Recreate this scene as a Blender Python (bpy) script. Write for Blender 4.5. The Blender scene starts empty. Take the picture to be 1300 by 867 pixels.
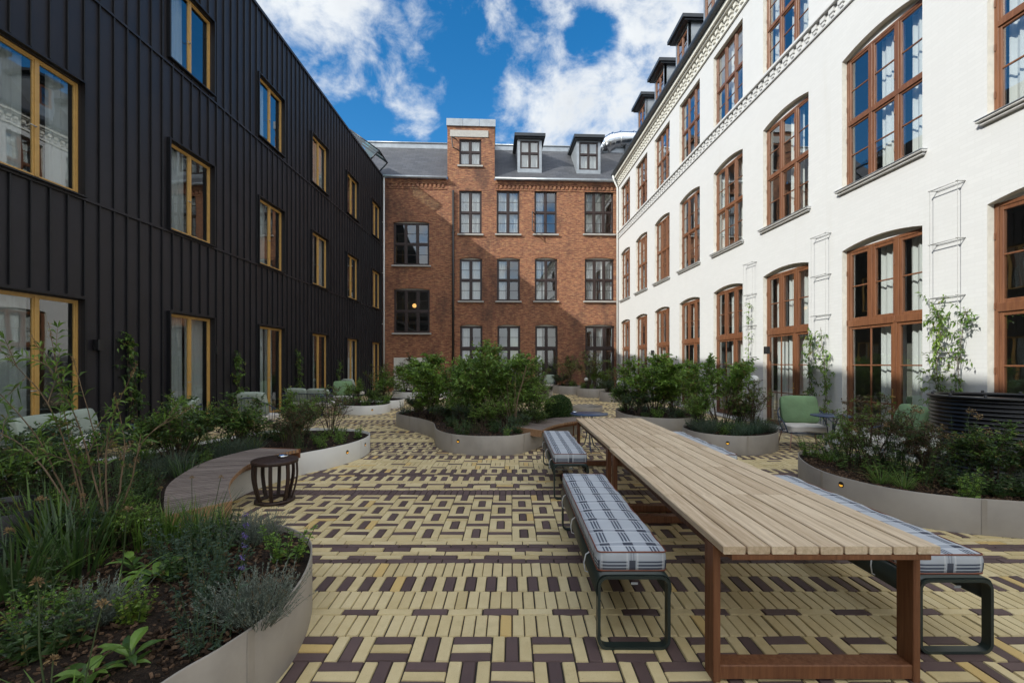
import bpy, bmesh, math, random
import numpy as np
from mathutils import Vector, Matrix
from mathutils.geometry import delaunay_2d_cdt
R = math.radians
PI = math.pi
random.seed(7)
RNG = np.random.default_rng(7)
scene = bpy.context.scene
COL = scene.collection

# ------------------------------------------------------------------ survey of the place
F, CX, HY, EYE = 578.0, 650.0, 461.0, 1.7      # focal (px of 1300), eye height
def ray(px): return (px - CX) / F
def ground(px, py, z=0.0):
    d = F * (EYE - z) / (py - HY)
    return ((px - CX) / F * d, d)

# ------------------------------------------------------------------ node helper
class NT:
    def __init__(s, tree):
        s.t = tree; s.n = tree.nodes; s.l = tree.links
    def node(s, typ, **kw):
        n = s.n.new(typ)
        for k, v in kw.items(): setattr(n, k, v)
        return n
    def put(s, sock, v):
        if isinstance(v, bpy.types.NodeSocket): s.l.new(v, sock)
        elif v is not None:
            if sock.type == 'RGBA' and len(v) == 3: v = (*v, 1)
            sock.default_value = v
    def m(s, op, a, b=None, c=None, clamp=False):
        n = s.node('ShaderNodeMath', operation=op, use_clamp=clamp)
        s.put(n.inputs[0], a); s.put(n.inputs[1], b)
        if c is not None: s.put(n.inputs[2], c)
        return n.outputs[0]
    def vm(s, op, a, b=None):
        n = s.node('ShaderNodeVectorMath', operation=op)
        s.put(n.inputs[0], a)
        if b is not None: s.put(n.inputs[1], b)
        return n.outputs['Value'] if op in ('DOT_PRODUCT', 'LENGTH') else n.outputs[0]
    def mix(s, f, a, b, blend='MIX'):
        n = s.node('ShaderNodeMix', data_type='RGBA', blend_type=blend)
        s.put(n.inputs[0], f); s.put(n.inputs[6], a); s.put(n.inputs[7], b)
        return n.outputs[2]
    def rng(s, v, a, b, c=0.0, d=1.0, smooth=False):
        n = s.node('ShaderNodeMapRange', interpolation_type='SMOOTHSTEP' if smooth else 'LINEAR')
        for i, x in enumerate((v, a, b, c, d)): s.put(n.inputs[i], x)
        return n.outputs[0]
    def noise(s, vec, scale, detail=4, rough=.55, out=0, dist=0.0):
        n = s.node('ShaderNodeTexNoise')
        s.put(n.inputs['Vector'], vec); n.inputs['Scale'].default_value = scale
        n.inputs['Detail'].default_value = detail; n.inputs['Roughness'].default_value = rough
        n.inputs['Distortion'].default_value = dist
        return n.outputs[out]
    def sep(s, v):
        n = s.node('ShaderNodeSeparateXYZ'); s.put(n.inputs[0], v); return n.outputs
    def comb(s, x, y, z):
        n = s.node('ShaderNodeCombineXYZ')
        for i, v in enumerate((x, y, z)): s.put(n.inputs[i], v)
        return n.outputs[0]
    def coord(s, which='Object'): return s.node('ShaderNodeTexCoord').outputs[which]
    def attr(s, name): return s.node('ShaderNodeAttribute', attribute_name=name).outputs['Fac']
    def bump(s, h, strength=.3, dist=.01):
        n = s.node('ShaderNodeBump'); s.put(n.inputs['Height'], h)
        n.inputs['Strength'].default_value = strength; n.inputs['Distance'].default_value = dist
        return n.outputs[0]

def newmat(name):
    m = bpy.data.materials.new(name); m.use_nodes = True
    t = NT(m.node_tree); b = t.n['Principled BSDF']
    return m, t, b

def plain(name, col, rough=.5, metal=0.0, var=.12, scale=6.0, bump=0.0, bscale=60.0, spec=.5, dirt=0.0):
    m, t, b = newmat(name)
    co = t.coord()
    n = t.noise(co, scale, 5, .6)
    f = t.rng(n, .3, .7, 1 - var, 1 + var)
    c = t.vm('SCALE', t.comb(*col)); c.node.inputs['Scale'].default_value = 1
    t.put(c.node.inputs['Scale'], f)
    if dirt:
        d = t.rng(t.noise(co, scale * .35, 6, .7), .52, .75, 0, dirt)
        c = t.mix(d, c, tuple(x * .35 for x in col))
    t.put(b.inputs['Base Color'], c)
    t.put(b.inputs['Roughness'], t.rng(n, .3, .7, max(0.02, rough - .06), rough + .06))
    b.inputs['Metallic'].default_value = metal
    b.inputs['Specular IOR Level'].default_value = spec
    if bump: t.put(b.inputs['Normal'], t.bump(t.noise(co, bscale, 4, .6), bump, .01))
    return m

M = {}
def brickmat(name, c1, c2, mort, bump=.35, paint=False, soot=0.0):
    m, t, b = newmat(name)
    x, y, z = t.sep(t.coord())
    co = t.comb(t.m('ADD', x, y), z, 0.0)
    wob = t.noise(co, 3.0, 3, .5)
    n = t.node('ShaderNodeTexBrick'); n.offset = .5
    t.put(n.inputs['Vector'], t.vm('ADD', co, t.comb(0.0, t.m('MULTIPLY', wob, .012), 0.0)))
    n.inputs['Scale'].default_value = 1.0
    n.inputs['Brick Width'].default_value = .235; n.inputs['Row Height'].default_value = .068
    n.inputs['Mortar Size'].default_value = .007; n.inputs['Mortar Smooth'].default_value = .25
    n.inputs['Bias'].default_value = 0.0
    n.inputs['Color1'].default_value = (*c1, 1); n.inputs['Color2'].default_value = (*c2, 1)
    n.inputs['Mortar'].default_value = (*mort, 1)
    big = t.noise(co, .55, 5, .65)
    mid = t.noise(co, 7.0, 4, .7)
    fine = t.noise(co, 60.0, 3, .6)
    col = n.outputs['Color']
    if not paint:
        col = t.mix(t.rng(big, .35, .68, 0, .42), col, (.20, .075, .045), 'MIX')
        fl = t.noise(t.comb(t.m('MULTIPLY', t.m('ADD', x, y), 4.2), t.m('MULTIPLY', z, 14.6), 0.0), 1.0, 2, .7)
        col = t.mix(t.rng(fl, .52, .66, 0, .75), col, (.50, .28, .13), 'MIX')
        col = t.mix(t.rng(fl, .46, .34, 0, .7), col, (.13, .05, .035), 'MIX')
        col = t.mix(t.rng(mid, .55, .75, 0, .35), col, (.36, .19, .095), 'MIX')
        col = t.mix(t.rng(fine, .4, .8, 0, .35), col, (.07, .035, .03), 'MIX')
        if soot:
            s = t.rng(t.noise(t.comb(t.m('MULTIPLY', x, .35), t.m('MULTIPLY', z, .16), 3.3), 1.6, 5, .65), .5, .68, 0, soot)
            col = t.mix(s, col, (.05, .032, .03))
    else:
        col = t.mix(t.rng(big, .3, .75, 0, .28), col, tuple(v * .86 for v in c1))
        col = t.mix(t.rng(mid, .55, .8, 0, .25), col, tuple(v * .9 for v in c1))
        st = t.noise(t.comb(t.m('MULTIPLY', t.m('ADD', x, y), 2.2), t.m('MULTIPLY', z, .22), 1.7), 1.5, 5, .6)
        col = t.mix(t.rng(st, .6, .8, 0, .22), col, (.46, .44, .40))
        base = t.m('MULTIPLY', t.rng(z, .02, .5, 1.0, 0.0, True), t.rng(mid, .35, .7))
        col = t.mix(t.m('MULTIPLY', base, .5), col, (.34, .32, .29))
    t.put(b.inputs['Base Color'], col)
    b.inputs['Roughness'].default_value = .82 if not paint else .62
    b.inputs['Specular IOR Level'].default_value = .3
    h = t.m('ADD', t.m('MULTIPLY', n.outputs['Fac'], -1.0), t.m('MULTIPLY', mid, .7))
    t.put(b.inputs['Normal'], t.bump(h, bump, .012))
    return m

def glassmat(name, tint=(.92, .95, .94), gain=1.7, off=.03, rough=0.0):
    m, t, b = newmat(name)
    t.n.remove(b)
    out = t.n['Material Output']
    g = t.node('ShaderNodeNewGeometry')                      # Schlick reflectance, the same from both sides of the pane
    c = t.m('ABSOLUTE', t.vm('DOT_PRODUCT', g.outputs['Incoming'], g.outputs['Normal']), clamp=True)
    fr = t.m('ADD', .04, t.m('MULTIPLY', t.m('POWER', t.m('SUBTRACT', 1.0, c), 5.0), .96))
    f = t.m('ADD', t.m('MULTIPLY', fr, gain), off, clamp=True)
    tr = t.node('ShaderNodeBsdfTransparent'); tr.inputs[0].default_value = (*tint, 1)
    gl = t.node('ShaderNodeBsdfGlossy'); gl.inputs['Roughness'].default_value = rough
    gl.inputs['Color'].default_value = (.96, .98, 1, 1)
    co = t.coord()
    t.put(gl.inputs['Normal'], t.bump(t.noise(co, 1.3, 2, .5), .06, .02))
    mx = t.node('ShaderNodeMixShader')
    t.put(mx.inputs[0], f); t.l.new(tr.outputs[0], mx.inputs[1]); t.l.new(gl.outputs[0], mx.inputs[2])
    t.l.new(mx.outputs[0], out.inputs[0])
    return m

def leafmat(name, dark, light, trans=.35, rough=.5):
    m, t, b = newmat(name)
    out = t.n['Material Output']
    tone = t.attr('tone')
    n = t.noise(t.coord(), 3.5, 3, .5)
    f = t.m('ADD', t.m('MULTIPLY', t.m('POWER', tone, 1.35), 1.05), t.rng(n, .3, .7, -.12, .25), clamp=True)
    c = t.mix(f, dark, light)
    old = t.m('GREATER_THAN', tone, .965)
    c = t.mix(t.m('MULTIPLY', old, .8), c, (.20, .13, .04))
    t.put(b.inputs['Base Color'], c)
    b.inputs['Roughness'].default_value = rough - .1
    b.inputs['Specular IOR Level'].default_value = .5
    tl = t.node('ShaderNodeBsdfTranslucent')
    t.put(tl.inputs[0], t.mix(.5, c, tuple(min(1, v * 1.5) for v in light)))
    mx = t.node('ShaderNodeMixShader'); mx.inputs[0].default_value = trans
    t.l.new(b.outputs[0], mx.inputs[1]); t.l.new(tl.outputs[0], mx.inputs[2])
    t.l.new(mx.outputs[0], out.inputs[0])
    return m

def woodmat(name, dark, light, axis=1, rough=.6, gscale=1.0, tonevar=.35, bump=.15):
    m, t, b = newmat(name)
    x, y, z = t.sep(t.coord())
    tone = t.attr('tone')
    k = [26.0, 26.0, 26.0]; k[axis] = 1.4
    off = t.m('MULTIPLY', tone, 37.0)
    v = t.comb(t.m('ADD', t.m('MULTIPLY', x, k[0] * gscale), off), t.m('ADD', t.m('MULTIPLY', y, k[1] * gscale), off), t.m('MULTIPLY', z, k[2] * gscale))
    g = t.noise(v, 1.6, 6, .65, dist=.6)
    g2 = t.noise(v, 7.0, 3, .6)
    f = t.m('ADD', t.rng(g, .3, .72), t.m('MULTIPLY', t.m('SUBTRACT', tone, .5), tonevar), clamp=True)
    c = t.mix(f, dark, light)
    c = t.mix(t.rng(g2, .56, .75, 0, .45), c, tuple(q * .6 for q in dark))
    blot = t.noise(t.comb(x, y, z), 5.0, 4, .6)
    c = t.mix(t.rng(blot, .55, .8, 0, .25), c, tuple(q * .75 for q in dark))
    t.put(b.inputs['Base Color'], c)
    t.put(b.inputs['Roughness'], t.rng(g, .3, .7, rough + .1, rough - .1))
    b.inputs['Specular IOR Level'].default_value = .35
    t.put(b.inputs['Normal'], t.bump(t.m('ADD', g, g2), bump, .004))
    return m

def pavemat(name, c1, c2, odd):
    m, t, b = newmat(name)
    tone = t.attr('tone'); co = t.coord()
    n = t.noise(co, 9.0, 5, .65); sp = t.noise(co, 190.0, 2, .6); big = t.noise(co, .7, 4, .6)
    c = t.mix(t.m('ADD', t.m('MULTIPLY', tone, .8), t.rng(n, .3, .7, -.15, .3), clamp=True), c1, c2)
    c = t.mix(t.m('MULTIPLY', t.m('GREATER_THAN', tone, .86), .75), c, odd)
    c = t.mix(t.rng(sp, .62, .72, 0, .55), c, tuple(v * .35 for v in c1))
    c = t.mix(t.rng(big, .5, .75, 0, .3), c, tuple(v * .55 for v in c1))
    c = t.mix(t.rng(t.noise(co, 2.3, 5, .7), .6, .75, 0, .35), c, tuple(v * .5 for v in c1))
    t.put(b.inputs['Base Color'], c)
    t.put(b.inputs['Roughness'], t.rng(n, .3, .7, .5, .75))
    b.inputs['Specular IOR Level'].default_value = .4
    t.put(b.inputs['Normal'], t.bump(t.m('ADD', n, sp), .25, .004))
    return m

def materials():
    M['brick'] = brickmat('red_brick', (.40, .158, .080), (.175, .062, .040), (.30, .21, .14), soot=.75)
    M['white'] = brickmat('white_painted_brick', (.575, .572, .57), (.55, .547, .545), (.54, .537, .534), bump=.11, paint=True)
    M['reveal'] = plain('lime_plaster', (.62, .60, .54), .8, var=.1, scale=9, bump=.3, bscale=25)
    M['clad'] = plain('black_metal_cladding', (.019, .0172, .0205), .48, .0, var=.28, scale=1.6, bump=.35, bscale=2.2, spec=.42)
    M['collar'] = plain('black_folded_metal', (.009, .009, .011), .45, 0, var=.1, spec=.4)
    M['gold'] = plain('ochre_painted_frame', (.50, .295, .085), .4, .0, var=.1)
    M['redwood'] = woodmat('red_brown_window_timber', (.11, .043, .022), (.205, .088, .042), axis=2, rough=.42, gscale=.6)
    M['darkframe'] = plain('dark_brown_window_paint', (.032, .018, .016), .4, var=.15)
    M['zinc'] = plain('zinc_sheet', (.36, .385, .41), .42, .55, var=.14, scale=3, dirt=.3)
    M['lead'] = plain('dark_roof_metal', (.05, .055, .062), .4, .45, var=.15)
    M['alu'] = plain('shiny_aluminium', (.72, .73, .75), .2, 1.0, var=.1, scale=5)
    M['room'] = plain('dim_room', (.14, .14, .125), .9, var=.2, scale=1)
    M['stone'] = plain('stone_sill', (.40, .385, .36), .8, var=.12, scale=9, bump=.15)
    M['whitepipe'] = plain('painted_downpipe', (.62, .62, .6), .4, var=.06)
    M['blackpipe'] = plain('cast_iron_pipe', (.02, .018, .018), .5)
    M['glass'] = glassmat('window_glass', gain=2.6, off=.10)
    M['glassl'] = glassmat('window_glass_deep', tint=(.70, .75, .75), gain=2.3, off=.07)
    M['glassg'] = glassmat('green_glass', (.35, .55, .52), 1.6, .05)
    M['slate'] = brickmat_slate()
    M['joint'] = plain('joint_sand', (.045, .037, .031), .95, var=.3, scale=30, bump=.5, bscale=150)
    M['pavey'] = pavemat('yellow_clinker', (.56, .435, .215), (.73, .605, .355), (.61, .40, .125))
    M['paved'] = pavemat('dark_clinker', (.088, .056, .052), (.15, .098, .09), (.12, .08, .078))
    M['planter'] = plain('taupe_coated_steel', (.335, .30, .26), .5, 0, var=.12, scale=2.2, dirt=.38)
    M['planterw'] = plain('pale_coated_steel', (.68, .665, .63), .45, 0, var=.05, scale=2.2, dirt=.15)
    M['soil'] = soilmat()
    M['tabletop'] = woodmat('weathered_teak', (.48, .35, .22), (.76, .61, .43), axis=1, rough=.6, tonevar=.55)
    M['teak'] = woodmat('oiled_hardwood', (.125, .046, .02), (.235, .10, .045), axis=2, rough=.5)
    M['slatwood'] = woodmat('grey_brown_slats', (.15, .118, .103), (.29, .238, .208), axis=0, rough=.6, tonevar=.7)
    M['endwood'] = woodmat('fresh_cut_slat_ends', (.26, .14, .07), (.42, .25, .14), axis=0, rough=.6)
    M['darkwood'] = woodmat('dark_stained_wood', (.022, .014, .012), (.06, .032, .022), axis=2, rough=.5)
    M['bench'] = plain('dark_green_steel', (.022, .032, .028), .38, 0, var=.1, spec=.5)
    M['rope'] = plain('white_strap', (.62, .63, .64), .7)
    M['piping'] = plain('rust_piping', (.20, .06, .03), .7)
    M['plaid'] = plaidmat()
    M['bluemetal'] = plain('blue_coated_wire', (.028, .05, .10), .4)
    M['bluetop'] = plain('blue_table_top', (.035, .062, .125), .38)
    M['greenfab'] = plain('sage_canvas', (.17, .27, .135), .85, var=.15, scale=5, bump=.9, bscale=7)
    M['palefab'] = plain('pale_green_canvas', (.31, .355, .295), .85, var=.12, scale=5, bump=.5, bscale=9)
    M['cream'] = plain('cream_canvas', (.62, .58, .53), .85, var=.1, scale=5, bump=.3, bscale=14)
    M['legwood'] = plain('pale_wood_leg', (.42, .26, .19), .5)
    M['black'] = plain('black_metal', (.012, .012, .013), .4)
    M['tank'] = plain('black_corrugated_steel', (.012, .012, .014), .33, 0, var=.15, spec=.5)
    M['wire'] = plain('steel_wire', (.40, .40, .39), .4, .1)
    M['curtain'] = curtainmat()
    M['amber'] = emit('amber_lamp', (1.0, .5, .06), .25)
    M['warmball'] = emit('warm_globe', (1.0, .5, .16), .7)
    M['opal'] = plain('opal_globe', (.72, .72, .70), .25)
    # foliage
    M['lf_mid'] = leafmat('mid_green_leaves', (.045, .095, .018), (.19, .31, .055))
    M['lf_light'] = leafmat('fresh_green_leaves', (.07, .145, .022), (.28, .43, .075))
    M['lf_dark'] = leafmat('deep_green_leaves', (.026, .055, .018), (.08, .145, .036))
    M['lf_lime'] = leafmat('lime_leaves', (.08, .15, .018), (.23, .33, .05))
    M['lf_silver'] = leafmat('silver_leaves', (.10, .125, .095), (.25, .285, .235), .2)
    M['lf_blue'] = leafmat('blue_green_leaves', (.035, .07, .042), (.10, .16, .10))
    M['lf_red'] = leafmat('bronze_leaves', (.05, .03, .014), (.12, .085, .03))
    M['dry'] = leafmat('dried_flowers', (.13, .075, .03), (.36, .25, .12), .2, .8)
    M['purple'] = leafmat('violet_petals', (.09, .06, .24), (.24, .19, .48), .3)
    M['petalw'] = leafmat('white_petals', (.5, .5, .46), (.75, .75, .7), .3)
    M['stem'] = plain('green_stem', (.05, .075, .025), .7)
    M['bark'] = plain('brown_twig', (.085, .058, .038), .85, var=.3, scale=20)
    M['cane'] = plain('tan_cane', (.15, .10, .058), .75, var=.3, scale=12)

def emit(name, col, s):
    m, t, b = newmat(name)
    b.inputs['Base Color'].default_value = (*col, 1)
    b.inputs['Emission Color'].default_value = (*col, 1); b.inputs['Emission Strength'].default_value = s
    return m

def curtainmat():
    m, t, b = newmat('white_curtain')
    out = t.n['Material Output']
    x, y, z = t.sep(t.coord())
    c = t.mix(t.noise(t.comb(t.m('MULTIPLY', x, 20), 0.0, t.m('MULTIPLY', z, .4)), 2.0, 3), (.70, .71, .70), (.82, .83, .82))
    t.put(b.inputs['Base Color'], c); b.inputs['Roughness'].default_value = .9
    tl = t.node('ShaderNodeBsdfTranslucent'); tl.inputs[0].default_value = (.7, .7, .68, 1)
    mx = t.node('ShaderNodeMixShader'); mx.inputs[0].default_value = .25
    t.l.new(b.outputs[0], mx.inputs[1]); t.l.new(tl.outputs[0], mx.inputs[2]); t.l.new(mx.outputs[0], out.inputs[0])
    return m

def brickmat_slate():
    m, t, b = newmat('grey_slates')
    x, y, z = t.sep(t.coord())
    co = t.comb(x, t.m('MULTIPLY', z, 1.35), 0.0)
    n = t.node('ShaderNodeTexBrick'); n.offset = .5
    t.put(n.inputs['Vector'], co); n.inputs['Scale'].default_value = 1
    n.inputs['Brick Width'].default_value = .42; n.inputs['Row Height'].default_value = .21
    n.inputs['Mortar Size'].default_value = .012; n.inputs['Mortar Smooth'].default_value = .3
    n.inputs['Color1'].default_value = (.052, .054, .062, 1); n.inputs['Color2'].default_value = (.082, .084, .095, 1)
    n.inputs['Mortar'].default_value = (.025, .026, .03, 1)
    c = t.mix(t.rng(t.noise(co, 1.1, 5, .65), .45, .75, 0, .4), n.outputs['Color'], (.10, .094, .092))
    t.put(b.inputs['Base Color'], c); b.inputs['Roughness'].default_value = .55
    t.put(b.inputs['Normal'], t.bump(t.m('MULTIPLY', n.outputs['Fac'], -1.0), .5, .02))
    return m

def soilmat():
    m, t, b = newmat('bark_mulch')
    tone = t.attr('tone'); co = t.coord()
    n = t.noise(co, 22, 6, .75); n2 = t.noise(co, 75, 3, .6)
    c = t.mix(t.rng(n, .35, .7), (.012, .009, .007), (.055, .036, .025))
    c = t.mix(t.rng(n2, .62, .72, 0, .6), c, (.15, .095, .06))
    chip = t.mix(tone, (.035, .021, .014), (.23, .14, .085))
    c = t.mix(t.m('GREATER_THAN', tone, .01), c, chip)
    t.put(b.inputs['Base Color'], c); b.inputs['Roughness'].default_value = .95
    b.inputs['Specular IOR Level'].default_value = .2
    t.put(b.inputs['Normal'], t.bump(t.m('ADD', n, n2), .9, .03))
    return m

def plaidmat():
    m, t, b = newmat('plaid_fabric')
    uv = t.node('ShaderNodeTexCoord').outputs['UV']
    u, v, _ = t.sep(uv)
    P, Q = .145, .215
    g = t.m('ABSOLUTE', t.m('SUBTRACT', t.m('WRAP', u, P * .5, -P * .5), 0.0))
    w = t.m('ABSOLUTE', t.m('WRAP', v, Q * .5, -Q * .5))
    lt = lambda a, k: t.m('LESS_THAN', a, k)
    gt = lambda a, k: t.m('GREATER_THAN', a, k)
    mul = lambda *a: a[0] if len(a) == 1 else t.m('MULTIPLY', a[0], mul(*a[1:]))
    line = t.m('MAXIMUM', lt(g, .0065), mul(gt(g, .015), lt(g, .0255)))
    band = lt(w, .019)
    inblock = mul(gt(w, .027))
    base = (.48, .51, .55)
    c = t.mix(mul(lt(g, .031), .35), base, (.36, .40, .46))
    c = t.mix(mul(line, inblock, .92), c, (.05, .062, .095))
    c = t.mix(mul(band, .5), c, (.34, .37, .42))
    c = t.mix(mul(band, lt(g, .031), .93), c, (.028, .034, .058))
    edge = mul(gt(w, .027), lt(w, .036))
    c = t.mix(mul(edge, .5), c, (.72, .73, .74))
    thin = mul(lt(t.m('ABSOLUTE', t.m('SUBTRACT', w, .008)), .0025), gt(g, .031))
    c = t.mix(mul(thin, .6), c, (.12, .14, .18))
    weave = t.m('ADD', t.m('SINE', t.m('MULTIPLY', u, 2400.0)), t.m('SINE', t.m('MULTIPLY', v, 2400.0)))
    n = t.noise(t.coord(), 7, 4, .6)
    c = t.mix(t.rng(n, .4, .8, 0, .2), c, (.3, .3, .31))
    t.put(b.inputs['Base Color'], c); b.inputs['Roughness'].default_value = .9
    b.inputs['Specular IOR Level'].default_value = .2
    t.put(b.inputs['Normal'], t.bump(t.m('ADD', t.m('MULTIPLY', weave, .1), t.noise(t.coord(), 9, 3)), .25, .012))
    return m

# ------------------------------------------------------------------ mesh helpers
class MB:
    def __init__(s): s.v = []; s.f = []; s.mi = []; s.tn = []; s.cur = 0; s.tone = .5; s.smooth = []; s.sm = False
    def face(s, pts):
        b = len(s.v); s.v.extend([tuple(p) for p in pts]); s.f.append(tuple(range(b, b + len(pts))))
        s.mi.append(s.cur); s.tn.append(s.tone); s.smooth.append(s.sm)
    def idx(s, verts, faces):
        b = len(s.v); s.v.extend([tuple(p) for p in verts])
        for f in faces:
            s.f.append(tuple(b + i for i in f)); s.mi.append(s.cur); s.tn.append(s.tone); s.smooth.append(s.sm)
    def box(s, a, b, xf=None):
        x0, y0, z0 = (min(a[i], b[i]) for i in range(3)); x1, y1, z1 = (max(a[i], b[i]) for i in range(3))
        vs = [(x0,y0,z0),(x1,y0,z0),(x1,y1,z0),(x0,y1,z0),(x0,y0,z1),(x1,y0,z1),(x1,y1,z1),(x0,y1,z1)]
        if xf is not None: vs = [tuple(xf @ Vector(p)) for p in vs]
        s.idx(vs, [(0,3,2,1),(4,5,6,7),(0,1,5,4),(1,2,6,5),(2,3,7,6),(3,0,4,7)])
    def bbox(s, a, b, r=.004):                                   # box with chamfered long edges
        x0, y0, z0 = (min(a[i], b[i]) for i in range(3)); x1, y1, z1 = (max(a[i], b[i]) for i in range(3))
        ex = (x1 - x0, y1 - y0, z1 - z0); ax = ex.index(max(ex))
        o = [i for i in range(3) if i != ax]
        lo = (x0, y0, z0); hi = (x1, y1, z1)
        r = min(r, .4 * min(ex[o[0]], ex[o[1]]))
        a0, a1, b0, b1 = lo[o[0]], hi[o[0]], lo[o[1]], hi[o[1]]
        ring = [(a0+r,b0),(a1-r,b0),(a1,b0+r),(a1,b1-r),(a1-r,b1),(a0+r,b1),(a0,b1-r),(a0,b0+r)]
        def mk(t, p):
            q = [0, 0, 0]; q[ax] = t; q[o[0]] = p[0]; q[o[1]] = p[1]; return tuple(q)
        vs = [mk(lo[ax], p) for p in ring] + [mk(hi[ax], p) for p in ring]
        fl = ax == 1
        fs = [(i, (i+1) % 8, 8 + (i+1) % 8, 8 + i) for i in range(8)] + [tuple(range(7, -1, -1)), tuple(range(8, 16))]
        if fl: fs = [tuple(reversed(f)) for f in fs]
        s.idx(vs, fs)
    def tube(s, pts, r, n=6, caps=True, closed=False):
        pts = [Vector(p) for p in pts]; k = len(pts)
        rr = r if isinstance(r, (list, tuple)) else [r] * k
        vs = []; prev = None
        for i, p in enumerate(pts):
            if closed: d = pts[(i+1) % k] - pts[i-1]
            else: d = pts[min(i+1, k-1)] - pts[max(i-1, 0)]
            d.normalize()
            if prev is None:
                a = Vector((0,0,1)) if abs(d.z) < .9 else Vector((1,0,0))
                nrm = d.cross(a).normalized()
            else:
                nrm = (prev - d * prev.dot(d))
                nrm = nrm.normalized() if nrm.length > 1e-6 else d.orthogonal().normalized()
            prev = nrm; bi = d.cross(nrm)
            for j in range(n):
                a = 2 * PI * j / n
                vs.append(p + (nrm * math.cos(a) + bi * math.sin(a)) * rr[i])
        fs = []
        for i in range(k if closed else k - 1):
            i2 = (i + 1) % k
            for j in range(n): fs.append((i*n+j, i*n+(j+1) % n, i2*n+(j+1) % n, i2*n+j))
        if caps and not closed: fs += [tuple(range(n-1, -1, -1)), tuple((k-1)*n+j for j in range(n))]
        o = s.sm; s.sm = n > 5; s.idx(vs, fs); s.sm = o
    def lathe(s, prof, n=32, c=(0,0,0)):
        vs = []; k = len(prof)
        for r, z in prof:
            for j in range(n):
                a = 2*PI*j/n; vs.append((c[0]+r*math.cos(a), c[1]+r*math.sin(a), c[2]+z))
        fs = []
        for i in range(k-1):
            for j in range(n): fs.append((i*n+j, i*n+(j+1) % n, (i+1)*n+(j+1) % n, (i+1)*n+j))
        o = s.sm; s.sm = True; s.idx(vs, fs); s.sm = o
    def mesh(s, name, mats):
        me = bpy.data.meshes.new(name); me.from_pydata(s.v, [], s.f)
        for m in (mats if isinstance(mats, (list, tuple)) else [mats]): me.materials.append(m)
        me.polygons.foreach_set('material_index', s.mi)
        me.polygons.foreach_set('use_smooth', s.smooth)
        a = me.attributes.new('tone', 'FLOAT', 'FACE'); a.data.foreach_set('value', s.tn)
        me.update(); return me
    def build(s, name, mats, parent=None):
        return link(bpy.data.objects.new(name, s.mesh(name, mats)), parent)

def link(o, parent=None):
    COL.objects.link(o)
    if parent is not None: o.parent = parent
    return o
def tag(o, label=None, cat=None, group=None, kind=None):
    if label: o['label'] = label
    if cat: o['category'] = cat
    if group: o['group'] = group
    if kind: o['kind'] = kind
    return o
def thing(name, label, cat, loc=(0,0,0), rz=0.0, group=None):
    o = bpy.data.objects.new(name, None); o.empty_display_size = .2; link(o)
    o.location = loc; o.rotation_euler = (0, 0, rz)
    return tag(o, label, cat, group)
KIDS = {}
def kids(o): return [c for c in bpy.data.objects if c.parent == o]
def dup(o, loc=None, rz=None, label=None, group=None, parent=None, cache=True):
    r = o.copy(); link(r); 
    if parent is not None: r.parent = parent
    if loc is not None: r.location = loc
    if rz is not None: r.rotation_euler = (0, 0, rz)
    if label: r['label'] = label
    if group: r['group'] = group
    for c in kids(o): dup(c, parent=r)
    return r

def catmull(pts, per=10, closed=True):
    n = len(pts); out = []
    for i in range(n if closed else n - 1):
        p = [np.array(pts[(i + k) % n] if closed else pts[min(max(i + k, 0), n - 1)], float) for k in (-1, 0, 1, 2)]
        for j in range(per):
            t = j / per
            out.append(.5 * ((2*p[1]) + (-p[0]+p[2])*t + (2*p[0]-5*p[1]+4*p[2]-p[3])*t*t + (-p[0]+3*p[1]-3*p[2]+p[3])*t**3))
    if not closed: out.append(np.array(pts[-1], float))
    return out
def inside(poly, x, y):
    c = False; n = len(poly); j = n - 1
    for i in range(n):
        if (poly[i][1] > y) != (poly[j][1] > y) and x < (poly[j][0]-poly[i][0]) * (y-poly[i][1]) / (poly[j][1]-poly[i][1]) + poly[i][0]: c = not c
        j = i
    return c
# ------------------------------------------------------------------ facades
def arch_pts(ua, ub, zs, rise, n=10):
    w = ub - ua; r = (w*w/4 + rise*rise) / (2*rise); c = (ua+ub)/2
    return [(u, zs + math.sqrt(max(r*r - (u-c)**2, 0)) - (r - rise)) for u in (ua + w*i/n for i in range(n+1))]

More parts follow.
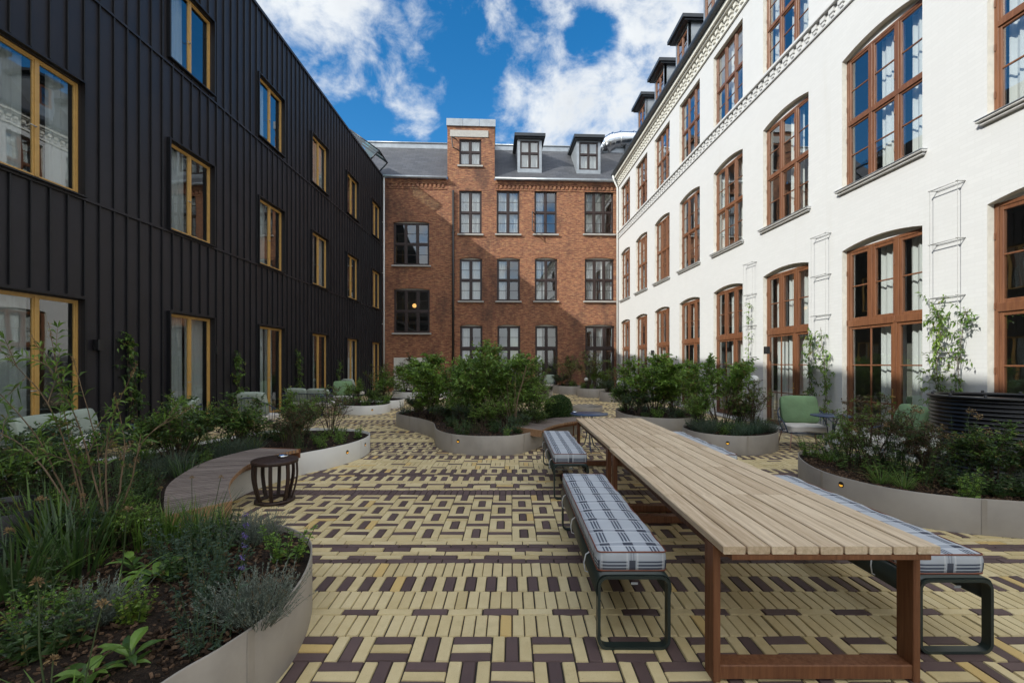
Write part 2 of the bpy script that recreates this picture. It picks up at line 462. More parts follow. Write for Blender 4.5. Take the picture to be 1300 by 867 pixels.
def facade(mb, u0, u1, z0, z1, ops, depth, revmat=None, reveal=True):
    """ops: (ua, ub, za, zspring, rise)"""
    us = sorted({u0, u1, *[o[0] for o in ops], *[o[1] for o in ops]})
    zs = sorted({z0, z1, *[o[2] for o in ops], *[o[3] + o[4] for o in ops]})
    us = [u for u in us if u0 <= u <= u1]; zs = [z for z in zs if z0 <= z <= z1]
    for a, b in zip(us, us[1:]):
        if b - a < 1e-5: continue
        run = None
        for c, d in zip(zs, zs[1:]):
            um, zm = (a+b)/2, (c+d)/2
            hole = any(o[0] < um < o[1] and o[2] < zm < o[3] + o[4] for o in ops)
            if hole:
                if run is not None: mb.face([(a,0,run),(b,0,run),(b,0,c),(a,0,c)]); run = None
            elif run is None: run = c
        if run is not None: mb.face([(a,0,run),(b,0,run),(b,0,zs[-1]),(a,0,zs[-1])])
    for ua, ub, za, zb, rise in ops:
        if rise > 0:
            ap = arch_pts(ua, ub, zb, rise); zt = zb + rise
            for (x0, y0), (x1, y1) in zip(ap, ap[1:]): mb.face([(x0,0,y0),(x1,0,y1),(x1,0,zt),(x0,0,zt)])
        if not reveal: continue
        keep = mb.cur
        if revmat is not None: mb.cur = revmat
        mb.face([(ua,0,za),(ua,depth,za),(ua,depth,zb),(ua,0,zb)])
        mb.face([(ub,0,zb),(ub,depth,zb),(ub,depth,za),(ub,0,za)])
        mb.face([(ua,0,za),(ub,0,za),(ub,depth,za),(ua,depth,za)])
        top = arch_pts(ua, ub, zb, rise) if rise > 0 else [(ua, zb), (ub, zb)]
        for (x0, y0), (x1, y1) in zip(top, top[1:]): mb.face([(x0,0,y0),(x0,depth,y0),(x1,depth,y1),(x1,0,y1)])
        mb.cur = keep

def window(parent, w, h, cols, rows, mats, fw=.07, mw=.09, tw=.09, sw=.045, fd=.09, bars=1, bw=.026,
           glass='glass', curtain=None, rise=0.0, headmat=None, barcols=None, seed=0, name='window'):
    """rows: list of (z0, z1, n_bars, cols) in metres; origin lower left, front of the frame at y=0"""
    rd = random.Random(seed)
    fr = MB(); pn = MB()
    fr.tone = rd.random()
    fr.bbox((0,0,0), (fw,fd,h)); fr.bbox((w-fw,0,0), (w,fd,h))
    fr.bbox((fw-.001,.003,0), (w-fw+.001,fd-.003,fw)); fr.bbox((fw-.001,.003,h-fw), (w-fw+.001,fd-.003,h))
    rws = rows
    for i, (z0, z1, nb, cs) in enumerate(rws):
        a0 = fw if i == 0 else z0 + tw/2
        a1 = h - fw if i == len(rws)-1 else z1 - tw/2
        if i: fr.bbox((fw-.001, -.012, z0-tw/2), (w-fw+.001, fd-.004, z0+tw/2))
        tot = sum(cs); x = fw; inner = w - 2*fw - mw*(len(cs)-1)
        for k, c in enumerate(cs):
            cw = inner*c/tot; xa, xb = x, x+cw
            if k: fr.bbox((xa-mw-.001, -.006, a0-.001), (xa+.001, fd-.006, a1+.001))
            s0, s1 = .012, fd-.015
            fr.bbox((xa-.001,s0,a0-.001), (xa+sw,s1,a1+.001)); fr.bbox((xb-sw,s0,a0-.001), (xb+.001,s1,a1+.001))
            fr.bbox((xa+sw-.001,s0+.003,a0-.001), (xb-sw+.001,s1-.003,a0+sw)); fr.bbox((xa+sw-.001,s0+.003,a1-sw), (xb-sw+.001,s1-.003,a1+.001))
            nv = (barcols or {}).get((i, k), 0)
            xs = [xa+sw + (cw-2*sw)*q/(nv+1) for q in range(nv+2)]
            zs = [a0+sw + (a1-a0-2*sw)*q/(nb+1) for q in range(nb+2)]
            for q in xs[1:-1]: fr.bbox((q-bw/2,.02,zs[0]-.001), (q+bw/2,.05,zs[-1]+.001), .003)
            for q in zs[1:-1]: fr.bbox((xs[0]-.001,.022,q-bw/2), (xs[-1]+.001,.052,q+bw/2), .003)
            for p0, p1 in zip(xs, xs[1:]):
                for q0, q1 in zip(zs, zs[1:]):
                    j = [rd.uniform(-.0022, .0022) for _ in range(3)]
                    y = .036
                    pn.face([(p0,y+j[0],q0),(p1,y+j[1],q0),(p1,y+j[1]+j[2],q1),(p0,y+j[0]+j[2],q1)])
            x = xb + mw
    win = fr.build(name, M[mats], parent)
    pn.build('pane', M[glass], win)
    if curtain:
        cu = MB(); cu.sm = True
        for f0, f1 in curtain:
            n = max(8, int((f1-f0)*w/.022)); ph = rd.random()*6
            x0, x1 = fw+(w-2*fw)*f0, fw+(w-2*fw)*f1
            rowsz = [fw*.5, h*.33, h*.66, h-fw*.6]
            vs = []
            for zi, zz in enumerate(rowsz):
                for q in range(n+1):
                    xx = x0+(x1-x0)*q/n
                    amp = .03*(1-.25*zi/3)
                    vs.append((xx, fd+.11+amp*math.sin(xx*44+ph+.5*math.sin(xx*13+zi*.5))+.012*math.sin(xx*97+ph*2), zz))
            fs = [(r*(n+1)+q, r*(n+1)+q+1, (r+1)*(n+1)+q+1, (r+1)*(n+1)+q) for r in range(3) for q in range(n)]
            cu.idx(vs, fs)
        cu.build('curtain', M['curtain'], win)
    if rise > 0:
        hp = MB(); ap = arch_pts(0, w, h, rise)
        hp.face([(p[0], .012, p[1]) for p in reversed(ap)])
        for (x0, z0), (x1, z1) in zip(ap, ap[1:]): pass
        hp.build('head_panel', M[headmat], win)
    return win

def put(win, loc):
    win.location = loc; return win

# ------------------------------------------------------------------ black clad building (left)
LX, LS = -8.14, .0173
def left_building():
    root = thing('black_building', 'long three storey building clad in black standing seam metal with ochre framed windows', 'building',
                 (LX, 0, 0), PI/2 - math.atan(LS))
    U0, U1, H = -17.0, 27.02, 12.72
    starts = [6.94 + 3.593*i for i in range(-1, 6)]
    W = 1.5
    levels = [(.06, 2.86), (4.82, 6.86), (8.80, 10.68)]
    ops = [(s, s+W, a, b, 0.0) for s in starts for a, b in levels]
    mb = MB(); mb.cur = 0
    facade(mb, U0, U1, 0, H, ops, .16)
    # standing seams, cut where windows are
    u = U0 + .12
    k = 0
    rs = random.Random(3)
    while u < U1 - .05:
        segs = [(0.02, 4.72), (4.78, 8.60), (8.66, H - .03)]
        for o in ops:
            if o[0] - .07 < u < o[1] + .07:
                ns = []
                for a, b in segs:
                    if o[3] + .09 <= a or o[2] - .09 >= b: ns.append((a, b)); continue
                    if o[2] - .09 > a: ns.append((a, o[2] - .09))
                    if o[3] + .09 < b: ns.append((o[3] + .09, b))
                segs = ns
        for a, b in segs:
            if b - a > .05: mb.cur = 1; mb.bbox((u-.013, -.042, a), (u+.013, .002, b), .004); mb.cur = 0  # near-black metal on the seams stands in for their shadow lines
        u += .309 + rs.uniform(-.003, .003)
    # floor-level flashings, butted between the windows
    for z in (4.75, 8.63):
        mb.box((U0, -.042, z-.022), (U1, .001, z+.022))
    mb.box((U0, -.06, H-.02), (U1, .4, H+.07))
    # ends, top and back of the volume
    mb.face([(U1,0,0),(U1,9,0),(U1,9,H),(U1,0,H)]); mb.face([(U0,0,0),(U0,0,H),(U0,9,H),(U0,9,0)])
    mb.face([(U0,9,0),(U0,9,H),(U1,9,H),(U1,9,0)])
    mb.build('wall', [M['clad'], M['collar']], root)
    rf = MB(); rf.face([(U0,.3,H+.05),(U1,.3,H+.05),(U1,9,H+.3),(U0,9,H+.3)])
    rf.build('roof', M['lead'], root)
    ph = MB(); ph.bbox((17.5,1.7,H+.02), (26.95,6.5,14.35), .03); ph.build('added_shade_box', M['lead'], root)  # unseen box added on the roof to cast shade on the brick wall
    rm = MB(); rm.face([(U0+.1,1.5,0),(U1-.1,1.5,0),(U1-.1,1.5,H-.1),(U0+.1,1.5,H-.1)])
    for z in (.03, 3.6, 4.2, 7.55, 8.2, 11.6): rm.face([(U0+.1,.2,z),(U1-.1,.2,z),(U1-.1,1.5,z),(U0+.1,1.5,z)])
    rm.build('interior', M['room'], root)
    curt = {0: [[(0,.48),(.54,.8)], [(0,.5)], [(.0,.48),(.54,1)]], 1: [[(0,.49)], [(.0,.46),(.75,1)], [(0,.49)]], 2: [[(0,.49)], [(0,.5),(.52,1)], [(0,.48)]]}
    protos = {}
    for si, s in enumerate(starts):
        for li, (a, b) in enumerate(levels):
            key = (li, si % 3)
            if key not in protos:
                win = window(root, W, b-a, None, [(0, b-a, 0, [1.08, 1])], 'gold', fw=.042, mw=.066, sw=.024, fd=.07,
                             glass='glassl', curtain=curt[li][si % 3], seed=si*7+li)
                c = MB(); t = .03; p = -.085
                h = b - a
                c.box((-t-.012,p,-.02), (-.002,.13,h+.02)); c.box((W+.002,p,-.02), (W+t+.012,.155,h+.02))
                c.box((-t-.012,p,h+.021), (W+t+.012,.155,h+.05))
                if li: c.box((-t-.012,p-.012,-.05), (W+t+.012,.155,-.021))
                cc = c.build('collar', M['collar'], win); cc.location = (0, -.045, 0)
                hd = MB(); hd.tube([(W*.49,-.01,h*.42),(W*.49,-.045,h*.42),(W*.49-.1,-.045,h*.42)], .009, 6)
                hd.build('handle', M['zinc'], win)
                if li: protos[key] = win
                else: protos[key] = win
            else:
                win = dup(protos[key], parent=root)
            win.location = (s, .045, a)
    # rain pipe at the far corner
    dp = MB(); dp.tube([(26.93,-.1,.05),(26.93,-.1,12.75)], .055, 10)
    for z in (1.2, 4, 7, 10): dp.box((26.86,-.11,z), (27.0,0,z+.04))
    dp.build('rain_pipe', M['whitepipe'], root)
    # glazed lantern on the roof by the brick building
    ln = MB(); a0, a1 = 25.3, 26.9
    ln.face([(a0,-.3,13.55),(a1,-.3,13.55),(a1,1.3,14.7),(a0,1.3,14.7)])
    ln.face([(a0,-.3,13.55),(a0,1.3,14.7),(a0,1.3,13.0),(a0,.2,13.0)])
    o = ln.build('roof_lantern', M['glassg'], root)
    lf = MB()
    lf.face([(a0,1.31,14.7),(a1,1.31,14.7),(a1,1.31,12.97),(a0,1.31,12.97)])
    for a in (a0, (a0+a1)/2, a1): lf.tube([(a,-.31,13.52),(a,1.3,14.67)], .035, 6)
    lf.tube([(a0,-.31,13.52),(a1,-.31,13.52)], .05, 6); lf.tube([(a0,1.3,14.67),(a1,1.3,14.67)], .04, 6)
    lf.tube([(a0,.22,12.95),(a0,-.3,13.5)], .04, 6); lf.tube([(a1,.22,12.95),(a1,-.3,13.5)], .04, 6)
    lf.tube([(a0,1.3,12.95),(a0,1.3,14.67)], .04, 6); lf.tube([(a1,1.3,12.95),(a1,1.3,14.67)], .04, 6)
    lf.build('lantern_frame', M['lead'], o)
    return root

# ------------------------------------------------------------------ white building (right)
RX, RS = 7.41, -.0346
def right_u(Y): return -Y * math.hypot(1, RS)
def right_building():
    root = thing('white_building', 'tall white painted brick building with arched red brown timber windows in the sun', 'building',
                 (RX, 0, 0), -PI/2 - math.atan(RS))
    U0, U1, H = -27.75, 14.0, 12.75
    Ys = [6.875 + 2.887*j for j in range(-1, 8)]
    W = 1.84
    near = lambda j: -(Ys[j])       # u of the far edge
    G = (.05, 4.09, .11); A = (5.40, 8.14, .125); B = (9.66, 12.08, 0.0)
    ops = []
    for y in Ys:
        for z0, z1, r in (G, A, B): ops.append((-y, -y+W, z0, z1, r))
    mb = MB()
    facade(mb, U0, U1, 0, 13.05, ops, .30, revmat=1)
    mb.cur = 0
    mb.face([(U1,0,0),(U1,10,0),(U1,10,13),(U1,0,13)]); mb.face([(U0,0,0),(U0,0,13),(U0,10,13),(U0,10,0)])
    mb.face([(U0,10,0),(U0,10,13),(U1,10,13),(U1,10,0)])
    mb.build('wall', [M['white'], M['reveal']], root)
    # string course with wave dentils and cornice under the gutter
    sc = MB()
    sc.bbox((U0,-.10,9.52), (U1,.001,9.60), .01); sc.bbox((U0,-.045,9.22), (U1,.001,9.27), .01)
    u = U0 + .1
    while u < U1:
        sc.bbox((u,-.05,9.39), (u+.15,.001,9.519), .012)
        sc.bbox((u+.03,-.03,9.32), (u+.12,.001,9.389), .01)
        u += .27
    sc.build('string_course', M['white'], root)
    co = MB()
    co.bbox((U0,-.06,12.34), (U1,.001,12.42), .01)
    co.bbox((U0,-.26,12.86), (U1,.001,13.02), .01); co.bbox((U0,-.17,12.78), (U1,.001,12.858), .01)
    u = U0 + .05
    while u < U1:
        co.bbox((u,-.105,12.62), (u+.16,.001,12.778), .012); co.bbox((u+.02,-.06,12.51), (u+.14,.001,12.618), .012)
        u += .29
    co.build('cornice', M['reveal'], root)
    gt = MB()
    pf = [(-.26,13.03),(-.40,13.05),(-.43,13.12),(-.42,13.20),(-.40,13.21),(-.27,13.10)]
    for (y0, z0), (y1, z1) in zip(pf, pf[1:]): gt.face([(U0,y0,z0),(U1,y0,z0),(U1,y1,z1),(U0,y1,z1)])
    gt.build('gutter', M['lead'], root)
    rf = MB(); rf.face([(U0,-.27,13.10),(U1,-.27,13.10),(U1,3.0,16.9),(U0,3.0,16.9)]); rf.face([(U0,3,16.9),(U1,3,16.9),(U1,10,17.6),(U0,10,17.6)])
    rf.face([(U0,-.2,13),(U0,10,13),(U0,10,17.6),(U0,3,16.9)])
    rf.face([(U1,-.2,13),(U1,10,13),(U1,10,17.6),(U1,3,16.9)])
    rf.build('roof', M['slate'], root)
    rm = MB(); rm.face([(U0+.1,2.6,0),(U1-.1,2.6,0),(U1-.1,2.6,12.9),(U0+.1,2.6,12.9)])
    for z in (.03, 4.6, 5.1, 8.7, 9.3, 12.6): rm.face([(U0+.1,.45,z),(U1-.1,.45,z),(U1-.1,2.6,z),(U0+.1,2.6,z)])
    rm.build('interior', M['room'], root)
    protos = {}
    cs = [[(.36,.66),(.74,1)], [(.38,.70),(.78,1)], [(.0,.22),(.42,1)]]
    cg = [[(.36,.66),(.72,1)], [(.04,.3),(.36,1)], [(.34,1)]]
    for j, y in enumerate(Ys):
        for li, (z0, z1, rise) in enumerate((G, A, B)):
            key = (li, j % 3)
            h = z1 - z0
            if key not in protos:
                if li == 0:
                    T = 2.48
                    win = window(root, W, h, None, [(0, T, 2, [1.9, 1]), (T, h, 1, [1, 1, 1])], 'redwood', fw=.06, mw=.08, tw=.13, sw=.058,
                                 curtain=cg[(j+1) % 3], rise=rise, headmat='white', barcols={(0,0): 1}, seed=40+j)
                    hd = MB(); x = W*.62
                    hd.tube([(x,-.005,1.02),(x,-.06,1.02),(x+.11,-.06,1.02)], .011, 6); hd.bbox((x-.025,-.006,.9), (x+.025,.02,1.16))
                    hd.build('handle', M['gold'], win)
                    st = MB(); st.bbox((-.08,-.42,-.049), (W+.08,.10,.0), .01); st.build('door_step', M['stone'], win)
                else:
                    m = h*.5
                    win = window(root, W, h, None, [(0, m, 1, [1,1,1]), (m, h, 1, [1,1,1])], 'redwood', fw=.058, mw=.075, tw=.09, sw=.04,
                                 curtain=cs[(j+li) % 3], rise=rise, headmat='white', seed=60+j+9*li)
                    if li == 1:
                        sl = MB(); sl.bbox((-.09,-.205,-.055), (W+.09,.0,-.02), .01); sl.bbox((-.06,-.165,-.10), (W+.06,-.107,-.058), .01)
                        sl.build('sill', M['white'], win)
                        zl = MB(); zl.box((-.095,-.22,-.018), (W+.095,.0,-.008)); zl.build('sill_flashing', M['zinc'], win)
                # hinges on the frame edges
                hg0 = None
                for fz in (.12, .38, .62, .88):
                    for fx in (.012, W-.03, W*.635):
                        if hg0 is None:
                            hg = MB(); hg.bbox((0,-.018,-.05), (.018,.0,.05), .004); hg0 = hg.build('hinge', M['redwood'], win); q = hg0
                        else: q = dup(hg0, parent=win)
                        q.location = (fx, 0, h*fz)
                protos[key] = win
            else: win = dup(protos[key], parent=root)
            win.location = (-y, .105, z0)
    # dormers over the window bays
    dm0 = None
    for u in [-(3.2 + 2.6*k) for k in range(9)]:
        if dm0 is None:
            b = MB(); w = 1.25; f = .25; zt = 15.35
            b.cur = 0
            pass
            b.box((-w/2,f,13.6), (-w/2+.1,f+.12,zt)); b.box((w/2-.1,f,13.6), (w/2,f+.12,zt)); b.box((-w/2+.1,f+.002,zt-.1), (w/2-.1,f+.12,zt)); b.box((-w/2+.1,f+.002,13.6), (w/2-.1,f+.12,14.15))
            b.face([(-w/2,f,13.4),(-w/2,f,zt),(-w/2,2.2,zt+.1),(-w/2,2.2,13.4)]); b.face([(w/2,f,13.4),(w/2,2.2,13.4),(w/2,2.2,zt+.1),(w/2,f,zt)])
            dm0 = b.build('dormer', M['zinc'], root)
            r = MB(); r.box((-w/2-.2,f-.3,zt+.02), (w/2+.2,2.3,zt+.16)); r.box((-w/2-.14,f-.2,zt-.05), (w/2+.14,2.2,zt+.018)); r.build('dormer_roof', M['lead'], dm0)
            q = window(dm0, w-.2, 1.0, None, [(0, 1.0, 1, [1, 1])], 'redwood', fw=.06, mw=.07, sw=.04, seed=5, name='dormer_window')
            q.location = (-w/2+.1, f+.02, 14.15)
            # panes straight under the dormer: keep the depth at thing > part > sub-part
            for c in kids(q): c.parent = dm0; c.location = q.location
            d = dm0
        else: d = dup(dm0, parent=root)
        d.location = (u, 0, 0)
    dp = MB(); U = U0 + .22
    dp.tube([(U,-.36,13.02),(U,-.3,12.75),(U,-.09,12.3),(U,-.09,.05)], .055, 10); dp.build('rain_pipe', M['whitepipe'], root)
    return root

# ------------------------------------------------------------------ brick building (end of the court)
BY, BS = 27.5, .0485
BN = math.hypot(1, BS)
def buz(px, py):
    a = ray(px); Y = BY / (1 - BS*a); return a*Y*BN, EYE + (HY - py)/F*Y
def back_building():
    root = thing('brick_building', 'red brick building with slate roof and square stair tower closing the courtyard', 'building',
                 (0, BY, 0), math.atan(BS))
    u = lambda px: buz(px, HY)[0]
    z = lambda py, px=640: buz(px, py)[1]
    E = 12.72
    U0, U1 = -9.5, 9.5
    ops = []; wins = []
    def add(x0, x1, y0, y1, rise, cols, split, curt, glass='glass', tr=.5, opened=None):
        a, b = u(x0), u(x1); z0, z1 = (z(y1, x0), z(y0, x0)) if y1 else (.06, z(y0, x0))
        ops.append((a, b, z0, z1, rise)); wins.append((a, b, z0, z1, rise, cols, split, curt, opened))
    xs = [(583,611.5,2), (630.5,659.5,2), (678.5,707,2), (742,779,3)]
    cur = [[(0,.44),(.56,1)], [(0,1)], [(0,.36)], [(0,.28),(.4,.6)]]
    dcur = [[(.1,.45)], [(.55,.95)], [(0,.3)], [(.36,.62)]]
    for k, (x0, x1, n) in enumerate(xs):
        add(x0, x1, 242, 297, 0, n, None, cur[k], opened=(k == 2))
        add(x0+.5, x1+.5, 329, 382, .09, n, None, cur[(k+1) % 4])
        add(x0+1, x1+1, 414, 0, .09, n, 'door', dcur[k])
    add(499.5, 545, 282.5, 336.5, .07, 3, None, None); add(500, 545.5, 367.5, 422.5, .07, 3, None, None)
    tw = (u(568), u(628))
    top = (z(162), z(153))
    tz0, tz1 = z(211), z(178)
    towin = (u(583), u(611), tz0, tz1, 0.0)
    mb = MB()
    facade(mb, U0, U1, 0, E-.001, ops, .2)
    facade(mb, tw[0], tw[1], E, top[0], [towin], .2)
    ops2 = None
    for a in tw: mb.face([(a,0,E-.3),(a,4.5,E-.3),(a,4.5,top[0]),(a,0,top[0])])
    mb.face([(tw[0],4.5,E),(tw[1],4.5,E),(tw[1],4.5,top[0]),(tw[0],4.5,top[0])])
    mb.face([(U0,0,0),(U0,8,0),(U0,8,E),(U0,0,E)]); mb.face([(U1,0,0),(U1,8,0),(U1,8,E),(U1,0,E)]); mb.face([(U0,8,0),(U1,8,0),(U1,8,E),(U0,8,E)])
    # corbel courses and brick dentils under the eaves
    for a, b in ((U0, tw[0]-.03), (tw[1]+.03, U1)):
        mb.box((a,-.03,E-.62), (b,.001,E-.55)); mb.box((a,-.06,E-.31), (b,.001,E-.22)); mb.box((a,-.09,E-.218), (b,.001,E-.02))
        x = a + .04
        while x < b - .16: mb.box((x,-.05,E-.50), (x+.125,.001,E-.312)); x += .25
    # brick soldier arches stand a little proud of the wall
    for o in ops:
        if o[4] > 0:
            n = 15; ap = arch_pts(o[0]-.06, o[1]+.06, o[3]+.015, o[4]+.01, n)
            for (x0, y0), (x1, y1) in zip(ap, ap[1:]):
                g = .006
                mb.idx([(x0+g,-.012,y0),(x1-g,-.012,y1),(x1-g+.008*(x1-(o[0]+o[1])/2),-.012,y1+.26),(x0+g+.008*(x0-(o[0]+o[1])/2),-.012,y0+.26),
                        (x0+g,.0,y0),(x1-g,.0,y1),(x1-g,.0,y1+.26),(x0+g,.0,y0+.26)], [(0,1,2,3),(0,4,5,1),(1,5,6,2),(2,6,7,3),(3,7,4,0)])
    mb.build('wall', M['brick'], root)
    protos = {}
    for i, (a, b, z0, z1, rise, n, sp, curt, opened) in enumerate(wins):
        w, h = b-a, z1-z0
        if sp == 'door':
            T = h - 1.35
            win = window(root, w, h, None, [(0, T, 0, [1]*n), (T, h, 1, [1]*n)], 'darkframe', fw=.07, mw=.09, tw=.14, sw=.05, curtain=curt, rise=rise, headmat='reveal', seed=100+i)
        else:
            win = window(root, w, h, None, [(0, h/2, 1, [1]*n), (h/2, h, 1, [1]*n)], 'darkframe', fw=.07, mw=.10, tw=.10, sw=.045, curtain=curt, rise=rise, headmat='reveal', seed=100+i)
        if sp != 'door':
            sl = MB(); sl.bbox((-.1,-.22,-.10), (w+.1,.0,-.012), .01); sl.build('sill', M['stone'], win)
        if opened:
            os_ = MB(); sw_, sh = w*.42, h*.44
            for q in ((0,0,.05,sh), (sw_-.05,0,sw_,sh), (.05,0,sw_-.05,.05), (.05,sh-.05,sw_-.05,sh), (.05,sh/2-.02,sw_-.05,sh/2+.02)): os_.box((q[0],0,q[1]), (q[2],.045,q[3]))
            o = os_.build('open_casement', M['darkframe'], win); o.location = (.02,-.03,.06); o.rotation_euler = (0,0,R(-112))
        win.location = (a, .1, z0)
    tw_ = window(root, towin[1]-towin[0], tz1-tz0, None, [(0, (tz1-tz0)*.52, 0, [1,1]), ((tz1-tz0)*.52, tz1-tz0, 0, [1,1])], 'darkframe', fw=.07, mw=.09, sw=.05, curtain=[(0,.45),(.55,1)], seed=9)
    tw_.location = (towin[0], .1, tz0)
    sl = MB(); sl.bbox((-.1,-.2,-.1), (towin[1]-towin[0]+.1,.0,-.012)); sl.build('sill', M['stone'], tw_)
    lt = MB(); lt.bbox((-.55,-.14,tz1-tz0+.12), (towin[1]-towin[0]+.42,-.085,tz1-tz0+.52)); lt.build('lintel', M['stone'], tw_)
    os_ = MB(); sw_, sh = .62, .72
    for q in ((0,0,.05,sh), (sw_-.05,0,sw_,sh), (.05,0,sw_-.05,.05), (.05,sh-.05,sw_-.05,sh)): os_.box((q[0],0,q[1]), (q[2],.045,q[3]))
    o = os_.build('open_casement', M['darkframe'], tw_); o.location = (.02,-.03,(tz1-tz0)*.54); o.rotation_euler = (R(10),0,R(-130))
    # tower cap in zinc panels
    cp = MB(); n = 3
    for k in range(n):
        a = tw[0]-.06 + (tw[1]-tw[0]+.12)*k/n; b = tw[0]-.06 + (tw[1]-tw[0]+.12)*(k+1)/n
        cp.bbox((a+.008,-.08,top[0]+.001), (b-.008,4.5,top[1]), .012)
    cp.build('tower_cap', M['zinc'], root)
    # roof, ridge, gutter
    d = 3.2
    rf = MB()
    for a, b in ((U0, tw[0]), (tw[1], U1)):
        rf.face([(a,-.16,E+.02),(b,-.16,E+.02),(b,d,E+.02+d+.16),(a,d,E+.02+d+.16)]); rf.face([(a,d,E+.18+d),(b,d,E+.18+d),(b,8,E+.5+d),(a,8,E+.5+d)])
    rf.face([(tw[0],4.5,E+.18+d),(tw[1],4.5,E+.18+d),(tw[1],8,E+.5+d),(tw[0],8,E+.5+d)])
    rf.face([(U0,-.1,E),(U0,8,E),(U0,8,E+.5+d),(U0,d,E+.18+d)]); rf.face([(U1,-.1,E),(U1,8,E),(U1,8,E+.5+d),(U1,d,E+.18+d)])
    rf.build('roof', M['slate'], root)
    rg = MB()
    for a, b in ((U0, tw[0]), (tw[1], U1)):
        rg.box((a,d-.12,E+d+.06), (b,d+.3,E+d+.40))
        rg.tube([(a,d-.14,E+d+.41),(b,d-.14,E+d+.41)], .05, 8)
    rg.build('ridge_cap', M['zinc'], root)
    gt = MB()
    for a, b in ((U0, tw[0]-.02), (tw[1]+.02, U1)): gt.tube([(a,-.22,E+.02),(b,-.22,E+.02)], .085, 10)
    gt.build('gutter', M['zinc'], root)
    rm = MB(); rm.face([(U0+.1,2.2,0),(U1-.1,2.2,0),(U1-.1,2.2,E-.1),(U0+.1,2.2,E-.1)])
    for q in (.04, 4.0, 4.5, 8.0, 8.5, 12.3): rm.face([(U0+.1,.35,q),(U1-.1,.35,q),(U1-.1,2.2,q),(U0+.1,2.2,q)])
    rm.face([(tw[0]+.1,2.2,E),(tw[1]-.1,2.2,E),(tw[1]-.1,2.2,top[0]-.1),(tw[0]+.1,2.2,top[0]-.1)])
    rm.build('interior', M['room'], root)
    # dormers
    d0 = None
    for x0, x1 in ((657.5, 688), (732, 763)):
        a = .55; zb, zt = 13.55, 15.55; w = 1.5
        uc = (x0+x1)/2; uc = ray(uc)*(BY+a+.3)*BN
        if d0 is None:
            b = MB(); f = a
            b.box((-w/2,f,zb-.2), (-w/2+.16,f+.14,zt)); b.box((w/2-.16,f,zb-.2), (w/2,f+.14,zt)); b.box((-w/2+.16,f+.003,zb-.2), (w/2-.16,f+.14,zb+.14)); b.box((-w/2+.16,f+.003,zt-.14), (w/2-.16,f+.14,zt))
            for s in (-1, 1): b.face([(s*w/2,f,zb-.3),(s*w/2,f,zt),(s*w/2,2.9,zt+.2),(s*w/2,2.9,zb-.3)])
            d0 = b.build('dormer', M['zinc'], root)
            r = MB(); r.box((-w/2-.2,f-.32,zt+.02), (w/2+.2,3.1,zt+.2)); r.box((-w/2-.12,f-.2,zt-.06), (w/2+.12,3.0,zt+.018)); r.build('dormer_roof', M['lead'], d0)
            q = window(d0, w-.32, zt-zb-.28, None, [(0,.95,0,[1,1]), (.95,zt-zb-.28,0,[1,1])], 'darkframe', fw=.06, mw=.07, sw=.04, curtain=[(0,1)], seed=5, name='dormer_window')
            q.location = (-w/2+.16, f+.02, zb+.14)
            for c in kids(q): c.parent = d0; c.location = q.location
            dd = d0
        else: dd = dup(d0, parent=root)
        dd.location = (uc, 0, 0)
    bp = MB(); x = u(575.5)
    bp.tube([(x,-.1,.05),(x,-.1,E-.7)], .07, 10)
    for q in (2, 4.5, 7, 9.5): bp.box((x-.1,-.1,q), (x+.1,0,q+.05))
    bp.build('rain_pipe', M['blackpipe'], root)
    # rendered panel low on the wall and a lamp glowing inside the stair window
    pl = MB(); x0, x1 = u(500), u(546); zz = z(454, 520)
    pl.box((x0,-.02,.0), ((x0+x1)/2-.02,-.002,zz)); pl.box(((x0+x1)/2+.02,-.02,.0), (x1,-.002,zz)); pl.build('rendered_panel', M['reveal'], root)
    return root

def roof_duct():
    t = thing('ventilation_duct', 'fat shiny aluminium ventilation duct on the slate roof behind the white gable', 'duct', (6.3, 30.9, 15.9))
    d = MB(); d.tube([(-.6,0,-.3),(-.45,0,.35),(0,.1,.5)], .38, 16)
    d.tube([(0,.1,.5),(.5,.1,.85),(1.0,.1,.95),(4.5,.1,.95)], .55, 20)
    for x in (.55, 1.0, 1.9, 2.8): d.tube([(x,.1,.87 if x < .9 else .95),(x+.06,.1,.88 if x < .9 else .95)], .59, 20)
    d.build('pipe', M['alu'], t)
    for x in (1.4, 3.2):
        s = MB(); s.box((x-.06,-.3,-.7), (x+.06,.5,.42)); s.build('bracket', M['lead'], t)

